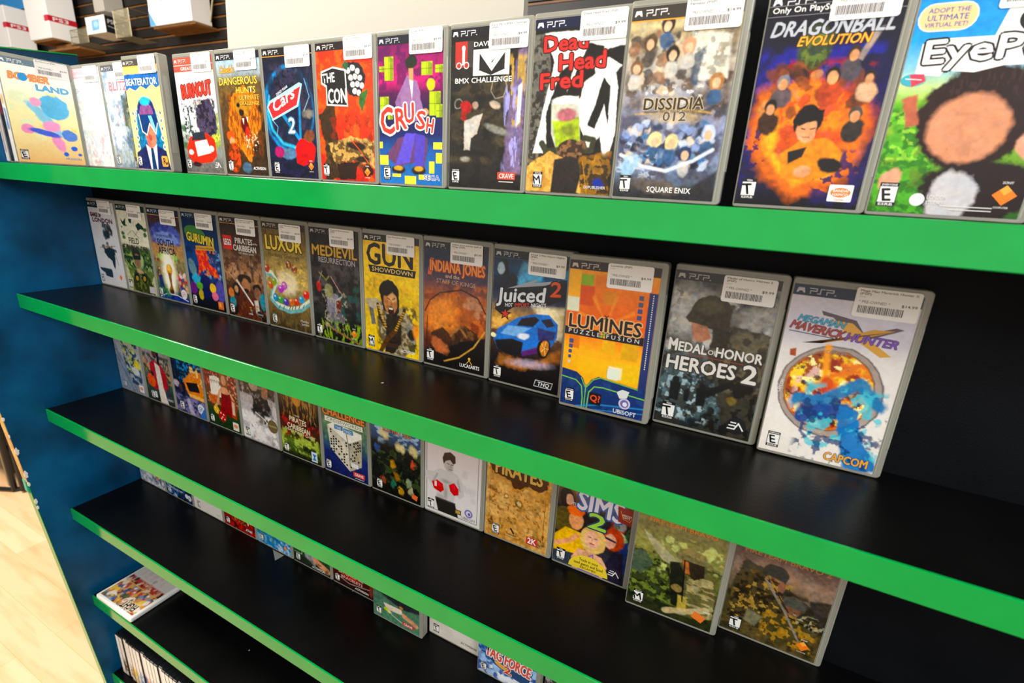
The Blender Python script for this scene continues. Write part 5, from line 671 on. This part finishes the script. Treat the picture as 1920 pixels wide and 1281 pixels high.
# ---------------------------------------------------------------- game case
CW, CHh, CT = .1048, .177, .0135
def shell_mesh():
    m = MB(); R_ = .004; pts = []
    for cx, cz, a0 in ((CW - R_, R_, -90), (CW - R_, CHh - R_, 0), (R_ * .6, CHh - R_ * .6, 90), (R_ * .6, R_ * .6, 180)):
        r_ = R_ if cx > .05 else R_ * .6
        pts += [(cx + r_ * math.cos(math.radians(a0 + k * 22.5)), cz + r_ * math.sin(math.radians(a0 + k * 22.5))) for k in range(5)]
    m.prism(pts, 1, 0, CT)
    es = [e for e in m.bm.edges if abs(e.verts[0].co.y - e.verts[1].co.y) < 1e-6]
    bmesh.ops.bevel(m.bm, geom=es, offset=.0009, segments=2, affect='EDGES', profile=.5)
    return m.mesh('case_shell', M['case'])
SHELL = shell_mesh()
RIM = MB().box((.0992, -.0006, .004), (.1001, .0004, .173)).box((.1032, -.0005, .030), (.1046, .0004, .145), .0004, 1).box((.002, -.0006, .1722), (.099, .0004, .1730)).mesh('case_rim', M['case'])
NOTCH = MB().box((CW - .0006, .003, .030), (CW + .0008, .0105, .145), .0004, 1).mesh('opening_lip', M['case'])
STK = dict(burn=(48.4, 149), hunt=(45, 147), cars=(47.7, 145.6), con=(51.5, 149), crush=(50, 149.5), bmx=(51, 147.5), dead=(50.5, 148.4), diss=(50, 148.5), drag=(47, 148.7), eye=(48, 148), beat=(49, 149), gangs=(42, 148), field=(41, 146), africa=(42, 144), guru=(42, 145), lego=(44, 144.5), luxor=(42, 144), medi=(43, 146), gun=(44, 146), indy=(43, 146), juiced=(48, 145.5), lumi=(43.5, 145.5), medal=(47, 145), mega=(49.5, 148), blitz=(44, 148), bomber=(50, 149))
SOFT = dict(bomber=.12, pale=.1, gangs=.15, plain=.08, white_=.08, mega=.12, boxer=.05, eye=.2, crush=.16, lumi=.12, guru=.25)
def game_case(cv, x, y, row, label, st=None, yaw=0, lean=0, roll=0, q=1., seed=None, group=None, z=None):
    e = empty('game_case', (x, y, ZS[row] + .0004 + CT * math.sin(lean) + (CW * math.sin(-roll) if roll < 0 else 0)), (-lean, -roll, yaw), label='game case, ' + label, category='game case')
    if group: e['group'] = group
    link('case_shell', SHELL, e); link('case_rim', RIM, e); link('opening_lip', NOTCH, e)
    s = Sheet(97, 168, q, '888', seed or (sum(map(ord, cv)) % 900 + 3)); CV[cv](s); s.finish(SOFT.get(cv, .34))
    link('cover_sheet', s.mesh('cover_sheet', M['print']), e)
    if st:
        k = sticker_mesh(st[0], st[1], len(label)); dx, dz = STK.get(cv, (47, 147))
        o = link('price_sticker', k.mesh('price_sticker', M['label'], x0=dx, z0=dz, y0=-1.1), e)
        if len(st) > 4: o.rotation_euler.y = st[4]
    return e
def spine(parent, top, base, marks):
    s = Sheet(12, 170, 1., base, 5); s.r(0, 0, 12, 44, top)
    s.r(2, 2, 7.5, 9, 'e8d0c8').r(3.4, 5, 4.6, 3, 'b85048').t('PSP', 4, 22, 5, 'b8bcc4', rot=math.pi / 2, w_=14)
    for y, h, c in marks: s.p([(2, y), (9, y), (9, y + h), (2, y + h)], c, 3, .9, 2)
    o = link('spine_label', s.mesh('spine_label', M['print'], 0.6, 3, -.15), parent); o.rotation_euler = (0, 0, -math.pi / 2); o.location = (0, CT, 0); return o
G = ['game cases on the top shelf', 'game cases on the second shelf', 'game cases on the third shelf', 'game cases on the fourth shelf']
YB = -.0142; YD = -.0284
# top shelf: a stack of three turned against the end panel, then the row
a = game_case('bomber', .0435, -.1190, 0, 'pastel cover with blue and pink blobs, facing right at the row end', (['Bomberland (PSP)'], '9.99'), yaw=math.pi / 2 - .005, q=.8, group=G[0])
spine(a, '1a1c22', 'e6e0d8', ((62, 14, 'e0a040'), (84, 34, '4c86c0')))
for k, (bs, mk, lb) in enumerate((('231c22', ((60, 34, '8c2430'), (130, 30, '2c3448')), 'dark red and black spine, second in the sideways stack'), ('e4e2dc', ((60, 14, 'c8343c'), (96, 60, 'b8a0a4')), 'white spine and small red mark, against the end panel'))):
    c = empty('game_case', (.0435 - (k + 1) * .0141, -.1190 - .001 * k, .0004), (0, 0, math.pi / 2 - .005), label='game case with ' + lb, category='game case', group=G[0])
    link('case_shell', SHELL, c); spine(c, '1a1c22', bs, mk)
def row(r, items, x0, pitch):
    for i, it in enumerate(items):
        if it is None: continue
        cv, lab = it[0], it[1]; kw = dict(it[3]) if len(it) > 3 else {}; x = kw.pop('x', x0 + pitch * i); y = kw.pop('y', YB)
        game_case(cv, x, y, r, lab, it[2] if len(it) > 2 else None, group=G[r], **kw)
row(0, [
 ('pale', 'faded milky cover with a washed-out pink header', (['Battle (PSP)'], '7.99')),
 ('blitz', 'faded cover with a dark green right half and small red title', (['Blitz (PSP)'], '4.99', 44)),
 ('beat', 'yellow cover with a man in goggles, suit and tie', (['Beaterator (PSP)'], '9.99'), dict(x=.2405, y=YD - .001, q=.7)),
 ('burn', 'white cover with a red and white racing car and red title', (['Burnout Legends (PSP)'], '9.99'), dict(x=.3555, q=.8)),
 ('hunt', 'brown cover with an orange roaring beast and yellow title', (["Cabela's Dangerous Hunts", 'Ultimate (PSP)'], '9.99', 46), dict(x=.4603, q=.8)),
 ('cars', 'dark blue space cover with a red shield title', (['Cars 2 (PSP)'], '9.99'), dict(x=.5637, q=.7)),
 ('con', 'orange cover with black and white title block and fist', (['The Con (PSP)'], '4.99'), dict(x=.6678, q=.7)),
 ('crush', 'purple, yellow and blue cover with a big red jagged title', (['Crush (PSP)'], '9.99', 50, 143), dict(x=.7738, q=.7)),
 ('bmx', 'dark brown cover with a white letter M logo and bicycle rider', (['Dave Mirra BMX Challenge', '(PSP)'], '4.99'), dict(x=.8815, q=.7)),
 ('dead', 'black and white cover with red scrawled title and glass jar', (['Dead Head Fred (PSP)'], '9.99', 51, 143), dict(x=.9868, y=YB - .002, q=.65)),
 ('diss', 'grey and beige cover crowded with small figures', (['Dissidia 012: Duodecim Final', 'Fantasy (PSP)'], '14.99'), dict(x=1.0885, y=-.0205, q=.6)),
 ('drag', 'black cover with an orange fire swirl and silver title', (['Dragonball Evolution (PSP)'], '5.99'), dict(x=1.2045, q=.6)),
 ('eye', 'blue and green cover with a brown furry ball and white outlined title', (['EyePet (PSP)'], '9.99', 56, 143), dict(x=1.3095, q=.6)),
], .036, .1045)
row(1, [
 ('gangs', 'white cover with dark red title, leftmost on the second shelf', (['Gangs of London (PSP)'], '4.99', 45)),
 ('field', 'cream cover with green birds and a soldier holding binoculars', (['Field Commander (PSP)'], '4.99', 46)),
 ('africa', 'cover with a gold trophy glowing before a blue stadium', (['2010 FIFA World Cup South', 'Africa (PSP)'], '4.99', 48)),
 ('guru', 'dark blue cover with yellow title above red and purple shapes', (['Gurumin: A Monstrous', 'Adventure (PSP)'], '14.99')),
 ('lego', 'brown sunset cover with a small red square logo', (['Lego Pirates of the Caribbean', 'The Video Game (PSP)'], '9.99')),
 ('luxor', 'golden brown cover with coloured balls in a curving pale chute', (["Luxor Pharaoh's Challenge", '(PSP)'], '4.99', 46)),
 ('medi', 'dark grey cover with gold title above green grass and bones', (['Medievil Resurrection', '(PSP)'], '5.99', 46)),
 ('gun', 'bright yellow cover with a huge black title and a shouting man', (['Gun Showdown (PSP)'], '14.99', 50, 138)),
 ('indy', 'orange and brown cover with an orange title and thin curve', (['Indiana Jones and the Staff of', 'Kings (PSP)'], '9.99', 48)),
 ('juiced', 'dark cover with a blue sports car and silver slanted title', (['Juiced 2 Hot Import Nights', '(PSP)'], '9.99', 50, 137), dict(x=.9505, y=-.0162, yaw=-.02, q=.65)),
 ('lumi', 'orange and yellow squares cover with black title and navy foot', (['Lumines (PSP)'], '4.99', 46, 138), dict(x=1.0565, y=-.0335, yaw=.002, roll=.012, q=.6)),
 ('medal', 'grey smoky war cover with a helmeted soldier and white capital title', (['Medal of Honor Heroes 2', '(PSP)'], '9.99', 50, 136), dict(x=1.1630, y=-.0172, yaw=.01, lean=.012, q=.6)),
 ('mega', 'white cover with a ring of fire and blue swirls', (['Mega Man Maverick Hunter X', '(PSP)'], '14.99', 53, 136), dict(x=1.2695, y=-.0235, yaw=.02, lean=.035, q=.6)),
], .0020, .1053)
row(2, [
 ('ball1', 'grey and navy cover with a yellow blot, beside the end panel', None, dict(q=1.2)),
 ('ball2', 'cover with a player in a red jacket holding an orange basketball', None, dict(q=1.)),
 ('nfs', 'dark blue cover with an orange racing car', None, dict(q=1.)),
 ('poker', 'cover with fanned playing cards, dice and a woman in a red dress', None, dict(q=.8)),
 ('prince', 'pale grey cover with a dark cloaked shape and a round gold seal', None, dict(q=.8)),
 ('pirate', 'black and red cover with cream title above green haze', None, dict(q=.8)),
 ('cross', 'cover with a crossword-covered cube under orange capitals', None, dict(q=.8)),
 ('ratchet', 'night-time cover with yellow and teal blotches under a blue sky', None, dict(q=.8)),
 ('boxer', 'white cover with a boxer in red gloves', None, dict(q=.7)),
 ('map_', 'tan parchment map cover with scrolled gold frame', None, dict(q=.7)),
 ('sims', 'cover with a blonde woman and a big green number two', None, dict(q=.65, x=1.0600)),
 ('fire1', 'jungle cover with a soldier in a brimmed hat', None, dict(q=.65, x=1.1665, y=-.0335, yaw=.03)),
 ('fire2', 'dusk cover with two helmeted soldiers aiming rifles', None, dict(q=.65, x=1.2725, y=YB)),
], .0012, .1058)
row(3, [
 ('snow', 'pale snowy cover with dark specks, touching the end panel', None, dict(q=1.5)),
 ('hockey', 'navy and ice-blue cover with round white badges', None, dict(q=1.5)),
 ('plain', 'plain white cover with a tiny brown mark', None, dict(q=1.5)),
 ('red', 'dark red cover with coloured specks', None, dict(q=1.2)),
 ('ocean', 'sea-blue cover with an orange diamond mark', None, dict(q=1.2)),
 ('golf', 'green cover with a golf club head and a forearm', None, dict(q=1.)),
 ('brace', 'dark cover with a big red poker chip and pale capitals', None, dict(q=1.)),
 ('cards', 'grey-green cover with a hand laying cards', None, dict(q=.8, x=.7530, y=-.0325)),
 ('white_', 'plain off-white cover with small dark lettering', None, dict(q=1., x=.8575)),
 ('tag_', 'blue and white cover with slanted red jagged title', None, dict(q=.8, x=.9625, y=-.0325)),
 ('stripe', 'grey cover with black edge line, rightmost on the fourth shelf', None, dict(q=1.5, x=1.0680)),
], .0070, .1052)
# torn clear film poking out under the sea-blue cover
tf = MB().prism([(.475, -.0165), (.507, -.0165), (.504, -.034)], 2, ZS[3] + .0006, ZS[3] + .0010).obj('film_scrap', M['case'], None, label='small torn scrap of clear film under the sea-blue cover', category='film scrap')
# ---------------------------------------------------------------- white case lying flat on the fifth shelf
fl = empty('flat_game_case', (.018, -.151, ZS[4] + .0004), (0, 0, .01), label='white game case lying face up on the shelf beside the end panel', category='game case')
MB().box((0, 0, 0), (.140, .126, .0125), .004, 3).obj('case_shell', M['whitep'], fl)
s = Sheet(126, 110, 1., 'c8a070', 31)
s.g((0, 'b88c60'), (50, 'c8a070'), (54, 'b8342c'), (66, 'c03c30'), (70, 'dcd6d2'), (110, 'ded8d4')); s.crowd((0, 54, 126, 66), ['7c2018', 'd8a078', '3c2420', 'e0c8b0'], 40, 4, 2); s.crowd((0, 0, 126, 50), ['d89434', '2c4c8c', 'e8dcc8', '3c2c24', 'b83c2c', 'e8c040', '6c8cb0', 'c87c50', 'f0e8dc', '4c5c34'], 190, 5.5, 7)
s.l([(0, 52), (126, 52)], 1.4, 'e8b83c', .8).n('dca8a4', 10, .5, .1, .4, (30, 74, 110, 106)).o(56, 78, 5, 5, 'b8b4b0').t('FIGHT', 12, 22, 17, '16140f', w_=44, rot=-.1, ol='e8d8c0')
fo = link('cover_sheet', s.mesh('cover_sheet', M['print'], 0, 0, 0), fl)
fo.matrix_local = Matrix(((-1, 0, 0, .134), (0, 0, -1, .117), (0, -1, 0, .0127), (0, 0, 0, 1)))
# ---------------------------------------------------------------- row of small cases standing spine out on the sixth shelf
BOX = MB().box((0, 0, 0), (.0140, .131, .124), .0018, 2).mesh('small_case_shell', M['darkp'])
def spmesh(c1, c2, k):
    s = Sheet(12.4, 119, 2., c1, k + 3); s.g((0, 'f0eeea'), (18, c1), (60, c1), (80, c2), (119, c2)); s.n('e8e4e0', 5, .6, .1, .8); s.r(1, 108, 10, 7, 'd8d4d0'); return s.mesh('spine_label', M['print'], .8, 2.5, -.25)
sc_ = [('f2f0ec', 'eceae6', 'all white'), ('ece8e2', '6c4c38', 'white and brown'), ('f0ece6', 'e8e2d8', 'ivory'), ('eee8e0', 'b88c6c', 'white and tan'), ('f0eeea', 'e8c83c', 'white and yellow'), ('eceae8', 'c8ccd4', 'pale grey'), ('e8e8ea', '7ca0cc', 'white and light blue'), ('eae6e4', '4c5c9c', 'white and indigo'), ('ece6e0', 'd87c4c', 'white and orange'), ('f0eeea', 'd0a8a8', 'white and pink')]
SM = [spmesh(a_, b_, i) for i, (a_, b_, _) in enumerate(sc_)]
x = .0195
for i in range(30):
    j = i if i < 10 else (i * 7 + 3) % 10
    nm = sc_[j][2]; lab = 'small black case with %s spine, standing on the sixth shelf' % nm if i < 10 else 'small black case with %s spine, further along the sixth shelf' % nm
    c = empty('small_game_case', (x, -.1345 + (.0025 if i % 5 == 2 else 0), ZS[5] + .0004), (0, 0, 0), label=lab, category='game case', group='small cases standing spine out on the sixth shelf' if i < 10 else 'further small cases with %s spines' % nm)
    link('case_shell', BOX, c); link('spine_label', SM[j], c); x += .0146
# ---------------------------------------------------------------- cream sign board behind the unit
sg = MB(); pts = [(.914, .14), (.914, .62)] + [(.325 + .030 * math.cos(t) ** 1, .14 + .48 * t2) for t, t2 in [(math.radians(90 - 80 * (1 - k / 12)), 1 - k / 12) for k in range(13)]]
sg.prism(pts, 1, .10, .112).obj('sign_board', M['cream'], None, label='blank cream sign board standing behind the top row', category='sign')
MB().box((.45, .018, .02), (.49, .10, .16)).box((.80, .018, .02), (.84, .10, .16)).obj('sign_bracket', M['blackp'], None, label='black bracket holding the cream sign board on the unit', category='bracket')
# ---------------------------------------------------------------- boxes on the far wall
def console_box(x0, x1, yf, z0, z1, label, band=None, name='console_box', txt='PS3'):
    e = empty(name, (x0, yf, z0), label=label, category='box', group='boxes on the far wall'); W_, D_, H_ = x1 - x0, 1.93 - yf, z1 - z0
    MB().box((0, 0, 0), (W_, D_, H_), .003, 1).obj('carton', M['white'], e)
    if band:
        s = Sheet(D_ * 1000, (band[1] - band[0]) * 1000, 8., 'c8182c', 3); h = s.H; s.t(txt, s.W * .14, h * .8, h * .6, 'f6f0f0', w_=s.W * .6)
        o = link('printed_band', s.mesh('printed_band', M['label'], 0, 0, 0), e); o.rotation_euler = (0, 0, math.pi / 2); o.location = (W_ + .0006, 0, band[0] - z0)
        s = Sheet(60, h, 8., 'd8384c', 3); o = link('printed_band', s.mesh('printed_band', M['label'], 0, 0, -.6), e); o.location = (W_ - .06, 0, band[0] - z0)
    MB().box((0, .02, -.012), (W_, D_ + .05, -.002)).obj('wire_ledge', M['kraft'], e)
    return e
console_box(-5.85, -4.929, 1.745, .958, 1.28, 'white carton with a red band, leftmost on the far wall', (1.112, 1.152))
console_box(-4.54, -4.184, 1.74, .978, 1.43, 'tall white carton with a red band and white lettering on the far wall', (1.098, 1.14))
e = console_box(-2.89, -2.414, 1.79, .967, 1.26, 'large white carton with a light blue corner on a slatted ledge, nearest the sign board')
s = Sheet(150, 110, 5., 'b8d4ee', 4); s.p([(0, 20), (70, 110), (0, 110)], '5c9cdc', 6).p([(0, 0), (150, 0), (150, 110), (80, 110), (0, 10)], 'f0f2f2', 10); o = link('printed_corner', s.mesh('printed_corner', M['label'], 0, 0, -.6), e)
s = Sheet(150, 40, 5., 'c0c4c4', 4); s.n('a0a4a4', 20, .5, .1, .7); o = link('printed_patch', s.mesh('printed_patch', M['label'], 0, 0, -.6), e); o.location = (.15, 0, .14)
sl = MB()
for k in range(15): sl.box((.04 + k * .027, .0, -.018), (.052 + k * .027, .16, -.012))
sl.obj('ledge_slat', M['kraft'], e)
e = empty('accessory_box', (-3.675, 1.76, .964), (0, 0, 0), label='small white box with a blue screen picture and black side on the far wall', category='box', group='boxes on the far wall')
MB().box((0, 0, 0), (.268, .17, .115), .002, 1).obj('carton', M['white'], e)
s = Sheet(268, 115, 4., 'f0ece4', 3); s.p([(84, 26), (190, 22), (180, 92), (78, 96)], '7cb4dc', 6).e(140, 55, 30, 20, 'a8dce8', 10); link('printed_front', s.mesh('printed_front', M['label'], 0, 0, -.5), e)
s = Sheet(168, 113, 4., '101216', 3); s.t('PSP', 14, 50, 26, 'c8c8c8', w_=60).k([(16, 70), (80, 78)], 5, 'a0a0a0').o(120, 40, 9, 9, '8c8c90').o(110, 90, 7, 6, '8c8c90'); o = link('printed_side', s.mesh('printed_side', M['label'], 0, 0, 0), e); o.rotation_euler = (0, 0, math.pi / 2); o.location = (.2686, .001, .001)
MB().box((-3.68, 1.835, 1.136), (-3.538, 1.97, 1.31), .002, 1).obj('carton_box', M['cream'], None, label='plain tan carton above the small box on the far wall', category='box', group='boxes on the far wall')
MB().box((-6.2, 1.9, 1.30), (-4.62, 1.97, 1.62)).obj('blue_banner', M['bluecard'], None, label='blue banner above the leftmost white carton', category='banner')
def basket(x0, x1, z0, z1, label):
    b = MB(); yf, yb = 1.80, 1.975
    n_ = int((x1 - x0) / .016)
    for k in range(n_ + 1):
        xx = x0 + (x1 - x0) * k / n_; b.rod((xx, yf, z0), (xx, yf, z1), .0016, 5); b.rod((xx, yf, z0), (xx, yb, z0), .0016, 5)
    for zz in (z0, (z0 + z1) / 2, z1): b.rod((x0, yf, zz), (x1, yf, zz), .0026, 5)
    for xx in (x0, x1): b.rod((xx, yf, z1), (xx, yb, z1), .0026, 5); b.rod((xx, yf, z0), (xx, yf, z1), .003, 5)
    b.obj('wire_basket', M['steel'], None, label=label, category='basket')
basket(-4.02, -3.76, .93, 1.03, 'empty wire basket between the tall white carton and the small box')
basket(-3.36, -3.16, .93, 1.11, 'empty wire basket right of the small black-sided box')
MB().rod((-2.33, 1.9, 1.13), (-2.385, 1.9, .985), .006).rod((-2.33, 1.9, 1.13), (-2.33, 1.985, 1.13), .005).obj('display_hook', M['steel'], None, label='single metal display hook right of the large white carton', category='hook')
for k, (xa, lb) in enumerate(((-4.42, 'brown ledge bracket under the tall white carton'),)):
    MB().box((xa, 1.80, .90), (xa + .5, 1.98, .915)).box((xa + .05, 1.84, .915), (xa + .3, 1.97, .955)).obj('ledge_bracket', M['kraft'], None, label=lb, category='bracket')
# ---------------------------------------------------------------- wire rack on the floor beyond the end panel
rk = empty('wire_rack', (-1.70, .2, -1.5), label='black wire magazine rack standing on the wooden floor behind the end panel', category='rack')
def rp(mb, name, m): o = mb.obj(name, m, rk); o.matrix_parent_inverse = Matrix.Translation((1.70, -.2, 1.5)); return o
rp(MB().rod((-1.715, .205, -1.49), (-1.715, .205, -.95), .012), 'post', M['metalblk'])
rp(MB().rod((-1.675, .225, -1.49), (-1.675, .225, -.95), .012), 'post', M['metalblk'])
rp(MB().rod((-1.735, .2, -1.47), (-1.735, .2, -.95), .007), 'chrome_post', M['steel'])
rp(MB().rod((-1.715, .205, -1.49), (-2.1, .02, -1.49), .010).rod((-1.715, .205, -1.49), (-1.66, .30, -1.49), .010), 'foot', M['metalblk'])
rp(MB().box((-2.2, .22, -1.42), (-1.74, .40, -1.33)), 'shelf_panel', M['dkpanel'])
rp(MB().box((-2.2, .22, -1.27), (-1.74, .40, -1.20)), 'shelf_panel', M['dkpanel'])
rp(MB().box((-2.2, .21, -1.19), (-1.745, .22, -1.02)), 'sign_card', M['cream'])
rp(MB().rod((-2.2, .15, -1.32), (-1.715, .205, -1.30), .006), 'rail', M['steel'])
